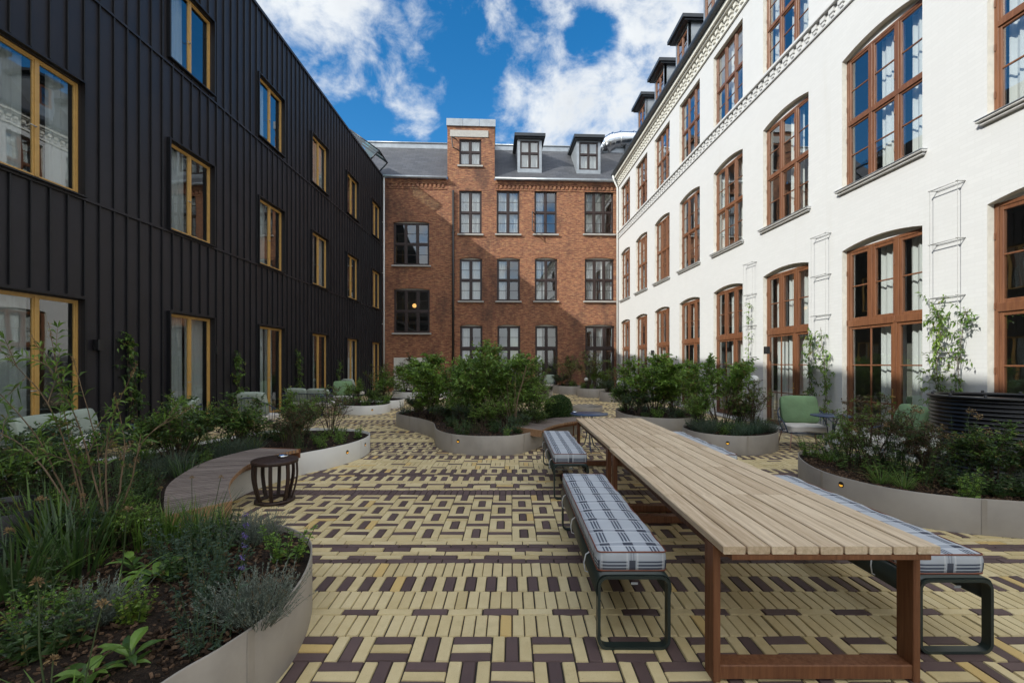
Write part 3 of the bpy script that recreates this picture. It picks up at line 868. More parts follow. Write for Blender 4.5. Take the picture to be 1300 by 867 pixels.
# ------------------------------------------------------------------ paving: every clinker modelled in one sheet
def paving():
    gs = MB(); gs.face([(-60,-40,-.016),(60,-40,-.016),(60,90,-.016),(-60,90,-.016)])
    g = gs.build('ground', M['joint']); tag(g, kind='structure')
    S, T = .24, .08
    B = []    # x0, y0, x1, y1, colour
    X0, X1 = -8.2, 7.6
    Y, D = 'Y', 'D'
    rd = random.Random(11)
    def soldiers(y, pat, ph=0.0, h=S):
        n = int((X1-X0)/T)+1; k0 = int(round((X0-ph)/T))
        for i in range(n):
            k = k0+i; B.append((ph+k*T, y, ph+(k+1)*T, y+h, pat[k % len(pat)]))
    def stretch(y, pat, ph=0.0):
        k0 = int(round((X0-ph)/S)); n = int((X1-X0)/S)+1
        for i in range(n):
            k = k0+i; B.append((ph+k*S, y, ph+(k+1)*S, y+T, pat[k % len(pat)]))
    def basket(y, ph, par, hz, vt, sparse=0.0):
        k0 = int(round((X0-ph)/S)); n = int((X1-X0)/S)+1
        for i in range(n):
            k = k0+i; x = ph+k*S
            if (k+par) % 2 == 0:
                for j in range(3):
                    c = hz[j]
                    if j == 1 and sparse and rd.random() < sparse: c = Y
                    B.append((x, y+j*T, x+S, y+(j+1)*T, c))
            else:
                for j in range(3): B.append((x+j*T, y, x+(j+1)*T, y+S, vt[j]))
    def crenel(y, ph):
        x = ph + math.floor((X0-ph)/.64)*.64
        while x < X1:
            for j in range(3): B.append((x, y+j*T, x+S, y+(j+1)*T, D if j == 2 else Y))
            B.append((x+S, y, x+S+T, y+S, D))
            for j in range(3): B.append((x+S+T, y+j*T, x+2*S+T, y+(j+1)*T, D if j == 0 else Y))
            B.append((x+2*S+T, y, x+2*S+2*T, y+S, D))
            x += .64
    y0 = 2.60
    y = y0; par = 0
    while y > -3: basket(y, .12, par, (D,Y,D), (Y,D,Y)); y -= S; par += 1
    y = 2.84
    soldiers(y, Y); y += S
    stretch(y, Y+D, .04); y += T
    soldiers(y, Y); y += S
    soldiers(y, Y+D, .04); y += S
    soldiers(y, Y); y += S
    stretch(y, D, .12); y += T
    stretch(y, Y+D+D+Y+D, .0); y += T
    stretch(y, Y, .12); y += T
    stretch(y, D+Y+D+Y+D+D+Y, .03); y += T
    stretch(y, D, .15); y += T
    stretch(y, Y, .1); y += T
    stretch(y, Y, .0); y += T
    for k in range(6): basket(y, 0.0, k+1, (Y,D,Y), (Y,D,Y)); y += S
    soldiers(y, D); y += S
    stretch(y, Y, .05); y += T
    crenel(y, .1); y += S
    stretch(y, Y, .0); y += T; stretch(y, Y, .12); y += T
    soldiers(y, Y+D, .0); y += S
    stretch(y, D+Y+D, .02); y += T; stretch(y, D, .1); y += T; stretch(y, Y+D, .05); y += T
    soldiers(y, D+Y, .0); y += S
    for k in range(3): basket(y, .12, k, (Y,D,Y), (Y,Y,Y), .55); y += S
    stretch(y, Y+D, .0); y += T; soldiers(y, Y+D, .04); y += S; stretch(y, D, .1); y += T; stretch(y, Y, 0.); y += T
    seq = 0
    while y < 27.6:
        r = seq % 7
        if r in (0, 3): 
            for k in range(3 if r else 4): basket(y, .12*(seq % 2), k, (Y,D,Y) if r else (D,Y,D), (Y,D,Y)); y += S
        elif r == 1: soldiers(y, D+Y, .0); y += S; stretch(y, D, .1); y += T
        elif r == 2: stretch(y, Y, 0.); y += T; stretch(y, Y, .12); y += T; soldiers(y, Y, .0); y += S
        elif r == 4: stretch(y, D+Y+D, .05); y += T; stretch(y, Y, .15); y += T; stretch(y, D+D+Y, .0); y += T
        elif r == 5: soldiers(y, Y+D+D, .0); y += S; soldiers(y, Y, .0); y += S
        else:
            for k in range(3): basket(y, .0, k, (Y,Y,Y), (Y,D,Y)); y += S
        seq += 1
    A = np.array([(b[0], b[1], b[2], b[3]) for b in B]); dk = np.array([b[4] == D for b in B])
    n = len(A); rg = np.random.default_rng(5)
    J = .0034; c = .0036
    jx = rg.normal(0, .0011, n); jy = rg.normal(0, .0011, n)
    x0, y0_, x1, y1 = A[:,0]+J+jx, A[:,1]+J+jy, A[:,2]-J+jx, A[:,3]-J+jy
    zt = rg.normal(0, .0008, n); tx = rg.normal(0, .0012, n); ty = rg.normal(0, .0012, n)
    V = np.zeros((n, 8, 3))
    for i, (xa, ya) in enumerate(((x0,y0_),(x1,y0_),(x1,y1),(x0,y1))):
        V[:,i,0] = xa; V[:,i,1] = ya; V[:,i,2] = -.010
        sx = 1 if i in (1, 2) else -1; sy = 1 if i in (2, 3) else -1
        V[:,i+4,0] = xa - sx*c; V[:,i+4,1] = ya - sy*c; V[:,i+4,2] = zt + sx*tx + sy*ty
    base = (np.arange(n)*8)[:,None]
    Fq = np.array([[4,5,6,7],[0,1,5,4],[1,2,6,5],[2,3,7,6],[3,0,4,7]])
    faces = (base[:,:,None] + Fq[None]).reshape(-1, 4)
    tone = np.repeat(np.clip(rg.beta(2, 2.4, n) + (rg.random(n) > .90)*rg.random(n)*.5, 0, 1), 5)
    ob = raw_mesh('paving', V.reshape(-1,3), faces, np.repeat(dk.astype(int), 5), tone, [M['pavey'], M['paved']])
    tag(ob, kind='structure')

def raw_mesh(name, V, Fc, mi, tone, mats, parent=None, smooth=False):
    me = bpy.data.meshes.new(name); k = Fc.shape[1]
    me.vertices.add(len(V)); me.vertices.foreach_set('co', np.asarray(V, np.float32).ravel())
    me.loops.add(Fc.size); me.loops.foreach_set('vertex_index', np.asarray(Fc, np.int32).ravel())
    me.polygons.add(len(Fc)); me.polygons.foreach_set('loop_start', np.arange(0, Fc.size, k, dtype=np.int32))
    for m in mats: me.materials.append(m)
    if mi is not None: me.polygons.foreach_set('material_index', np.asarray(mi, np.int32))
    me.polygons.foreach_set('use_smooth', np.full(len(Fc), smooth))
    me.update(calc_edges=True)
    a = me.attributes.new('tone', 'FLOAT', 'FACE'); a.data.foreach_set('value', np.asarray(tone, np.float32))
    me.validate()
    return link(bpy.data.objects.new(name, me), parent)
# ------------------------------------------------------------------ tables, benches, chairs
def picnic_table(y0, y1, x0, x1, breaks, label, seed):
    """slatted timber table; closed rectangular leg frames near both ends"""
    rd = random.Random(seed)
    cx = (x0+x1)/2; L = y1-y0; W = x1-x0; H = .77
    t = thing('garden_table', label, 'table', (cx, y0, 0), 0, 'slatted timber tables standing end to end')
    tb = MB(); n = 9; bw = W/n
    cuts = [0] + breaks + [L]
    for i in range(n):
        for a, b in zip(cuts, cuts[1:]):
            tb.tone = rd.random(); dz = rd.uniform(-.0012, .0012)
            tb.bbox((-W/2+i*bw+.0055, a+.002, H-.040+dz), (-W/2+(i+1)*bw-.0055, b-.002, H+dz), .004)
    tb.build('tabletop', M['tabletop'], t)
    # under-battens that carry the boards
    bt = MB()
    for y in [q for q in breaks] + [.055, L-.055]:
        bt.tone = rd.random(); bt.bbox((-W/2+.05, y-.05, H-.072), (W/2-.05, y+.05, H-.0425))
    bt.build('batten', M['teak'], t)
    for y in (.115, L-.225):
        for sx in (-1, 1):
            lg = MB(); lg.tone = rd.random()
            lg.bbox((sx*(W/2-.004)-(.04 if sx > 0 else 0), y, 0), (sx*(W/2-.004)+(.04 if sx < 0 else 0), y+.11, H-.0435), .004)
            lg.build('leg', M['teak'], t)
        rl = MB(); rl.tone = rd.random()
        rl.bbox((-W/2+.0445, y+.006, .012), (W/2-.0445, y+.104, .088), .005); rl.build('bottom_rail', M['teak'], t)
        rl = MB(); rl.tone = rd.random(); rl.bbox((-W/2+.0445, y+.030, H-.115), (W/2-.0445, y+.08, H-.0735), .005)
        for q in (-.32, .32): rl.lathe([(0,0),(.008,0),(.008,.004)], 8, (q*W/1.13, 0, H-.09)) if False else None
        rl.build('top_rail', M['teak'], t)
    for sx in (-1, 1):
        sr = MB(); sr.tone = rd.random(); sr.bbox((sx*(W/2-.08)-.018, .227, H-.125), (sx*(W/2-.08)+.018, L-.227, H-.0735), .004); sr.build('side_rail', M['teak'], t)
    return t

def bench_proto(label):
    """bent steel bench, origin at centre of near end; runs along +y; plaid cushion lies on it (a thing of its own)"""
    L = 1.98; W = .44; H = .445
    t = thing('steel_bench', label, 'bench', group='dark green steel benches along the table')
    prof = [(-W/2+.004, H-.14), (-W/2-.006, H-.09), (-W/2+.004, H-.03), (-W/2+.03, H-.006), (-W/2+.08, H), (W/2-.08, H), (W/2-.03, H-.006), (W/2-.004, H-.03), (W/2+.006, H-.09), (W/2-.004, H-.14)]
    sp = catmull(prof, 4, False)
    st = MB(); st.sm = True; vs = []; n = len(sp)
    for y in (.012, L-.012):
        for p in sp: vs.append((p[0], y, p[1]))
    for y in (.012, L-.012):
        for i, p in enumerate(sp):
            vs.append((p[0]*.975, y, p[1]-.008))
    fs = []
    for i in range(n-1):
        fs += [(i, i+1, n+i+1, n+i), (2*n+i, 3*n+i, 3*n+i+1, 2*n+i+1), (i, 2*n+i, 2*n+i+1, i+1), (n+i, n+i+1, 3*n+i+1, 3*n+i)]
    fs += [(0, n, 3*n, 2*n), (n-1, 3*n-1, 4*n-1, 2*n-1)]
    st.idx(vs, fs); st.build('seat', M['bench'], t)
    for y in (0.0, L-.055):
        lp = MB(); r = .06; w = W/2-.004; h0, h1 = .0, H-.009
        out = []; inn = []; th = .017
        for cxx, cz, a0 in ((w-r, h1-r, 0), (-w+r, h1-r, 90), (-w+r, h0+r, 180), (w-r, h0+r, 270)):
            for k in range(7):
                a = R(a0 + 15*k)
                out.append((cxx + r*math.cos(a), cz + r*math.sin(a))); inn.append((cxx + (r-th)*math.cos(a), cz + (r-th)*math.sin(a)))
        n = len(out); D = .055
        vs = [(p[0], y, p[1]) for p in out] + [(p[0], y, p[1]) for p in inn] + [(p[0], y+D, p[1]) for p in out] + [(p[0], y+D, p[1]) for p in inn]
        fs = []
        for i in range(n):
            j = (i+1) % n
            fs += [(i, j, n+j, n+i), (2*n+i, 3*n+i, 3*n+j, 2*n+j), (i, 2*n+i, 2*n+j, j), (n+i, n+j, 3*n+j, 3*n+i)]
        lp.idx(vs, fs); lp.build('leg', M['bench'], t)
    pl = MB(); pl.box((-.02, -.004, H-.055), (.02, -.001, H-.042)); pl.build('nameplate', M['zinc'], t)
    return t

def cushion_proto(label):
    L, W, T = 1.93, .415, .118
    t = thing('plaid_cushion', label, 'cushion', group='plaid cushions strapped on the benches')
    bm = bmesh.new(); bmesh.ops.create_cube(bm, size=1)
    bmesh.ops.scale(bm, vec=(W, L, T), verts=bm.verts)
    bmesh.ops.subdivide_edges(bm, edges=[e for e in bm.edges if abs((e.verts[0].co-e.verts[1].co).y) > .5*L], cuts=27)
    bmesh.ops.subdivide_edges(bm, edges=[e for e in bm.edges if abs((e.verts[0].co-e.verts[1].co).x) > .5*W], cuts=6)
    bmesh.ops.subdivide_edges(bm, edges=[e for e in bm.edges if abs((e.verts[0].co-e.verts[1].co).z) > .5*T], cuts=3)
    for v in bm.verts:                                            # rounded corners and soft fill
        x, y, z = v.co; ex, ey, ez = abs(x)/(W/2), abs(y)/(L/2), abs(z)/(T/2)
        v.co.z += (1 if z > 0 else -1)*(.010*(1-ex**4)*(1-ey**10))*ez + .004*math.sin(y*9.5)*ex + .003*math.sin(y*23+x*11)*(1 if z > 0 else 0)
        if ex > .99 and ey > .99: v.co.x *= .965; v.co.y *= .992
        v.co.x += math.copysign(.006*(1-ez**2)*(ex > .99), x); v.co.y += math.copysign(.006*(1-ez**2)*(ey > .99), y)
    uvl = bm.loops.layers.uv.new('UVMap'); bm.normal_update()
    for f in bm.faces:
        f.smooth = True; nx, ny, nz = (abs(q) for q in f.normal)
        for l in f.loops:
            x, y, z = l.vert.co
            if nz > .6: l[uvl].uv = (x, y)
            elif nx > ny: l[uvl].uv = (W/2 + (T/2-z), y)
            else: l[uvl].uv = (W/2 + (T/2-z), x)
    me = bpy.data.meshes.new('cover'); bm.to_mesh(me); bm.free(); me.materials.append(M['plaid'])
    c = link(bpy.data.objects.new('cover', me), t); c.location = (0, L/2, T/2)
    pp = MB()
    for z in (.004, T-.003):
        r = .025; w, l0, l1 = W/2+.0005, -.0005, L+.0005; pts = []
        for cx, cy, a0 in ((w-r, l1-r, 0), (-w+r, l1-r, 90), (-w+r, l0+r, 180), (w-r, l0+r, 270)):
            for k in range(5): a = R(a0+22.5*k); pts.append((cx+r*math.cos(a), cy+r*math.sin(a), z))
        pp.tube(pts, .0045, 6, closed=True)
    pp.build('piping', M['piping'], t)
    for y in (.30, .98, 1.62):
        sb = MB(); w = W/2+.018
        sb.tube([(-w+.03,y,.0),(-w-.008,y-.01,-.02),(-w-.022,y-.02,-.07),(-w-.014,y-.02,-.125),(-w+.03,y-.01,-.145),(0,y,-.15),(w-.03,y-.01,-.145),(w+.012,y-.02,-.12),(w+.008,y-.01,-.04),(w-.03,y,.0)], .0045, 6)
        sb.build('strap', M['rope'], t)
    return t

def lounge_chair(label, green='palefab'):
    """wire lounge chair facing -y; seat .40 high"""
    t = thing('lounge_chair', label, 'chair')
    fr = MB(); r = .0085
    fr.tube([(-.36,-.36,.33),(.36,-.36,.33),(.38,.30,.31),(-.38,.30,.31)], .011, 6, closed=True)
    n = 15; topp = []; 
    for i in range(n):
        a = PI*(i/(n-1)); x = .42*math.cos(a); y = .02+.36*math.sin(a)
        z = .62+.28*math.sin(a)**1.3
        topp.append((x*1.04, y+.05, z)); fr.tube([(x*.88,.0+.30*math.sin(a),.31),(x,y+.03,.5),(x*1.04,y+.05,z)], .0055, 5)
    fr.tube([(.38,-.33,.33),(.44,-.30,.52)]+topp+[(-.44,-.30,.52),(-.38,-.33,.33)], .011, 6)
    for x in (-.2,0,.2): fr.tube([(x,-.36,.33),(x,.30,.31)], .0055, 5)
    fr.build('frame', M['bluemetal'], t)
    for sx in (-1, 1):
        for sy in (-1, 1):
            lg = MB(); lg.tube([(sx*.30,sy*.28,.335),(sx*.36,sy*.36-.02,.0)], [.016,.011], 8); lg.build('leg', M['legwood'], t)
    def pad(name, c, sz, mat, rx, puff):
        bm = bmesh.new(); bmesh.ops.create_cube(bm, size=1); bmesh.ops.subdivide_edges(bm, edges=bm.edges[:], cuts=6, use_grid_fill=True)
        rr = random.Random(name)
        for v in bm.verts:
            x, y, z = v.co*2
            e = max(abs(x)**5, abs(y)**5)
            v.co = Vector((x*.5*sz[0]*(1-.06*y*y), y*.5*sz[1]*(1-.06*x*x), z*.5*sz[2]*(1-puff*e)+.008*math.sin(x*6+y*4)+.006*math.sin(y*11-x*3)))
        for f in bm.faces: f.smooth = True
        me = bpy.data.meshes.new(name); bm.to_mesh(me); bm.free(); me.materials.append(M[mat])
        o = link(bpy.data.objects.new(name, me), t); o.location = c; o.rotation_euler = (rx, 0, 0)
        sd = o.modifiers.new('s', 'SUBSURF'); sd.levels = 1; sd.render_levels = 1
    pad('seat_cushion', (0,-.03,.405), (.70,.68,.15), 'cream', 0, .25)
    pad('back_cushion', (0,.24,.74), (.70,.58,.23), green, R(72), .5)
    return t

def sofa(label):
    t = thing('garden_sofa', label, 'sofa')
    fr = MB()
    fr.tube([(-.85,-.36,.30),(.85,-.36,.30),(.85,.36,.30),(-.85,.36,.30)], .014, 6, closed=True)
    for i in range(17):
        x = -.82+i*.1025; fr.tube([(x,.34,.3),(x,.42,.72)], .006, 5)
    fr.tube([(-.85,-.34,.55),(-.88,.30,.58),(-.84,.42,.72),(.84,.42,.72),(.88,.30,.58),(.85,-.34,.55)], .012, 6)
    for sx in (-1,1): fr.tube([(sx*.85,-.36,.3),(sx*.85,-.34,.55)], .012, 6)
    fr.build('frame', M['bluemetal'], t)
    for sx in (-1, 1):
        for sy in (-1, 1):
            lg = MB(); lg.tube([(sx*.78,sy*.30,.30),(sx*.82,sy*.35,0)], [.017,.012], 8); lg.build('leg', M['legwood'], t)
    for name, n, mk in (('seat_cushion', 2, 0), ('back_cushion', 2, 1)):
        for k in range(n):
            bm = bmesh.new(); bmesh.ops.create_cube(bm, size=1); bmesh.ops.subdivide_edges(bm, edges=bm.edges[:], cuts=5, use_grid_fill=True)
            sz = (.82,.70,.15) if not mk else (.80,.46,.20)
            for v in bm.verts:
                x, y, z = v.co*2; e = max(abs(x)**5, abs(y)**5)
                v.co = Vector((x*.5*sz[0]*(1-.05*y*y), y*.5*sz[1]*(1-.05*x*x), z*.5*sz[2]*(1-.45*e)+.008*math.sin(x*6+y*4+k)))
            for f in bm.faces: f.smooth = True
            me = bpy.data.meshes.new(name); bm.to_mesh(me); bm.free(); me.materials.append(M['cream' if not mk else 'palefab'])
            o = link(bpy.data.objects.new(name, me), t)
            o.location = (-.42+.84*k, -.02, .385) if not mk else (-.42+.84*k, .27, .66); o.rotation_euler = (R(74) if mk else 0, 0, 0)
            sd = o.modifiers.new('s', 'SUBSURF'); sd.levels = 1; sd.render_levels = 1
    return t

def stool(loc, label):
    t = thing('drum_stool', label, 'stool', loc)
    H = .52; r = .265
    tp = MB(); tp.lathe([(0,H),(r*.96,H),(r,H-.008),(r,H-.04),(r*.97,H-.047),(0,H-.047)], 40); tp.build('top', M['darkwood'], t)
    for k in range(8):
        a = 2*PI*k/8+.28; sv = MB(); sv.tone = random.random()
        pts = []
        for q in range(9):
            f = q/8; z = (H-.047)*(1-f); rr = r*.93 + .006*math.sin(PI*min(1, f*1.25)) - .11*max(0, f-.25)**1.7
            pts.append((rr, z))
        ca, sa = math.cos(a), math.sin(a); w = .020; th = .010
        vs = []
        for rr, z in pts:
            for dx, dw in ((-th,-w),(th,-w),(th,w),(-th,w)):
                vs.append(((rr+dx)*ca - dw*sa, (rr+dx)*sa + dw*ca, z))
        fs = [(i*4+j, i*4+(j+1) % 4, (i+1)*4+(j+1) % 4, (i+1)*4+j) for i in range(8) for j in range(4)] + [(32,33,34,35)]
        sv.idx(vs, fs); sv.build('stave', M['darkwood'], t)
    rg = MB(); rg.lathe([(r*.60,.006),(r*.86,.006),(r*.86,.034),(r*.60,.034),(r*.60,.006)], 36); rg.build('base_ring', M['darkwood'], t)

def ashtray(loc, label, s=1.0):
    t = MB(); t.lathe([(0,.0),(.05*s,0),(.062*s,.012),(.064*s,.03),(.05*s,.034),(.042*s,.022),(0,.018)], 24)
    o = t.build('ashtray', M['alu']); o.location = loc; tag(o, label, 'ashtray')

def bistro_table(loc, label, r=.36):
    t = thing('bistro_table', label, 'table', loc)
    tp = MB(); tp.lathe([(0,.725),(r,.725),(r+.004,.718),(r,.705),(0,.705)], 40); tp.build('tabletop', M['bluetop'], t)
    for k in range(3):
        lg = MB(); a = 2*PI*k/3+.5
        P = lambda rr, z, o=0: (rr*math.cos(a+o), rr*math.sin(a+o), z)
        for o in (-.25, .25): lg.tube([P(.14,.705,o), P(.07,.5,o), P(.05,.3,o*.6), P(.10,.12,o*.4), P(.25,.0)], .007, 5)
        lg.build('leg', M['bluemetal'], t)
    return t

def curved_bench(front, back, n, zt, label, th=.045, end=True, posts=()):
    """slats laid across an arc between a front and a back edge"""
    cx = sum(p[0] for p in front)/len(front); cy = sum(p[1] for p in front)/len(front)
    t = thing('slatted_bench', label, 'bench', (cx, cy, 0))
    f = catmull(front, 24, False); b = catmull(back, 24, False)
    def arc(c, k):
        d = [0]
        for p, q in zip(c, c[1:]): d.append(d[-1]+float(np.hypot(*(q-p))))
        s = k*d[-1]
        for i in range(len(d)-1):
            if d[i+1] >= s - 1e-9:
                w = (s-d[i])/max(1e-9, d[i+1]-d[i]); return c[i]*(1-w)+c[i+1]*w
        return c[-1]
    rd = random.Random(label)
    st = MB(); fa = MB()
    for i in range(n):
        g = .30
        a0, a1 = (i+g/2)/n, (i+1-g/2)/n
        pts = [arc(f, a0), arc(f, a1), arc(b, a1), arc(b, a0)]
        dz = rd.uniform(-.001, .001); st.tone = rd.random()
        q = [(p[0]-cx, p[1]-cy) for p in pts]
        st.idx([(*p, zt-th+dz) for p in q] + [(*p, zt+dz) for p in q], [(0,3,2,1),(4,5,6,7),(0,1,5,4),(1,2,6,5),(2,3,7,6),(3,0,4,7)])
        # sawn slat end shows paler along the front edge
        fa.tone = rd.random(); d0 = np.array(q[0])-np.array(q[3]); d0 = d0/np.hypot(*d0)*.006
        p0, p1 = np.array(q[0]), np.array(q[1])
        e0, e1 = p0+d0, p1+d0
        fa.idx([(*p0, zt-th+dz), (*p1, zt-th+dz), (*p1, zt+dz-.001), (*p0, zt+dz-.001), (*e0, zt-th+dz), (*e1, zt-th+dz), (*e1, zt+dz-.001), (*e0, zt+dz-.001)], [(4,5,6,7),(0,4,7,3),(1,2,6,5),(3,7,6,2),(0,1,5,4)])
    st.build('seat', M['slatwood'], t); fa.build('slat_ends', M['endwood'], t)
    sp = MB()
    for w in (.22, .72):
        c = [f[i*len(f)//8 if i < 8 else -1]*(1-w) + b[min(i*len(b)//8, len(b)-1) if i < 8 else -1]*w for i in range(9)]
        for p, q in zip(c, c[1:]):
            p = p-np.array((cx,cy)); q = q-np.array((cx,cy)); d = q-p; nn = np.array((-d[1], d[0])); nn = nn/np.hypot(*nn)*.02
            vs = [(*(p-nn), zt-th-.08),(*(q-nn), zt-th-.08),(*(q+nn), zt-th-.08),(*(p+nn), zt-th-.08),(*(p-nn), zt-th-.002),(*(q-nn), zt-th-.002),(*(q+nn), zt-th-.002),(*(p+nn), zt-th-.002)]
            sp.idx(vs, [(0,3,2,1),(4,5,6,7),(0,1,5,4),(1,2,6,5),(2,3,7,6),(3,0,4,7)])
    sp.build('bearer', M['teak'], t)
    if end:
        for k in (0, -1):
            p, q = f[k]-np.array((cx,cy)), b[k]-np.array((cx,cy)); d = (f[k]-f[1 if k == 0 else -2]); d = d/np.hypot(*d)
            eb = MB(); o0, o1 = d*.004, d*.03
            vs = [(*(p+o0), zt-.13),(*(q+o0), zt-.13),(*(q+o1), zt-.13),(*(p+o1), zt-.13),(*(p+o0), zt+.002),(*(q+o0), zt+.002),(*(q+o1), zt+.002),(*(p+o1), zt+.002)]
            eb.idx(vs, [(0,3,2,1),(4,5,6,7),(0,1,5,4),(1,2,6,5),(2,3,7,6),(3,0,4,7)]); eb.build('end_board', M['endwood' if k == 0 else 'teak'], t)
    lg = MB()
    for w in (.06, .5, .94):
        p = arc(f, w)*.3 + arc(b, w)*.7 - np.array((cx, cy)); lg.box((p[0]-.03,p[1]-.03,0), (p[0]+.03,p[1]+.03,zt-th-.081))
    lg.build('post', M['teak'], t)
    return t

def water_tank(loc, r, h, label):
    t = thing('water_tank', label, 'tank', loc)
    b = MB(); pr = [(r*.98,0)]
    n = int(h/.052)
    for i in range(n*6+1):
        z = h*i/(n*6); pr.append((r+.013*math.sin(2*PI*i/6), z))
    b.lathe(pr, 72); b.build('shell', M['tank'], t)
    rm = MB(); rm.lathe([(r+.02,h-.012),(r+.035,h+.004),(r+.02,h+.02),(r-.06,h+.022),(r-.06,h-.02),(r+.02,h-.012)], 72); rm.build('rim', M['black'], t)
    ld = MB(); ld.lathe([(0,h-.03),(r-.05,h-.03)], 48); ld.build('lid', M['tank'], t)
    for k in range(12):
        a = 2*PI*k/12; bo = MB(); bo.lathe([(0,.028),(.016,.026),(.018,.0),(.018,-.01)], 10, ((r-.02)*math.cos(a),(r-.02)*math.sin(a),h+.022)); bo.build('bolt', M['black'], t)

def trellis(parent_loc, yaw, z0, n, label, group):
    t = thing('wire_trellis', label, 'trellis', parent_loc, yaw, group)
    w = .23; d = -.12
    for k in range(n):
        z = z0 + .90*k
        rg = MB()
        rg.tube([(-w,d,z),(w,d,z)], .008, 6); rg.tube([(-w,-.02,z),(w,-.02,z)], .006, 6)
        for s in (-1, 1): rg.tube([(s*w,.0,z),(s*w,d-.02,z)], .008, 6); rg.lathe([(0,-.014),(.014,-.01),(.018,0),(.014,.01),(0,.014)], 10, (s*w,d-.02,z))
        rg.build('rung', M['wire'], t)
    for s in (-1, 1):
        wr = MB(); wr.tube([(s*w,d-.01,z0-.05),(s*w,d-.01,z0+.9*(n-1)+.02)], .004, 5); wr.build('wire', M['wire'], t)
    return t

def wall_lamp(loc, yaw, label, group=None):
    t = thing('wall_lamp', label, 'lamp', loc, yaw, group)
    b = MB(); b.bbox((-.055,-.13,-.10), (.055,-.012,.10), .008); b.build('housing', M['black'], t)
    p = MB(); p.bbox((-.04,-.011,-.05), (.04,.0,.05), .004); p.build('bracket', M['black'], t)
    return t

def globe_lamp(loc, h, label):
    t = thing('globe_lamp', label, 'lamp', loc)
    p = MB(); p.tube([(0,0,0),(0,0,h-.09)], .012, 8); p.build('post', M['black'], t)
    g = MB(); k = 12; g.lathe([(.10*math.sin(PI*i/k), h-.10*math.cos(PI*i/k)) for i in range(k+1)], 20); g.build('globe', M['opal'], t)

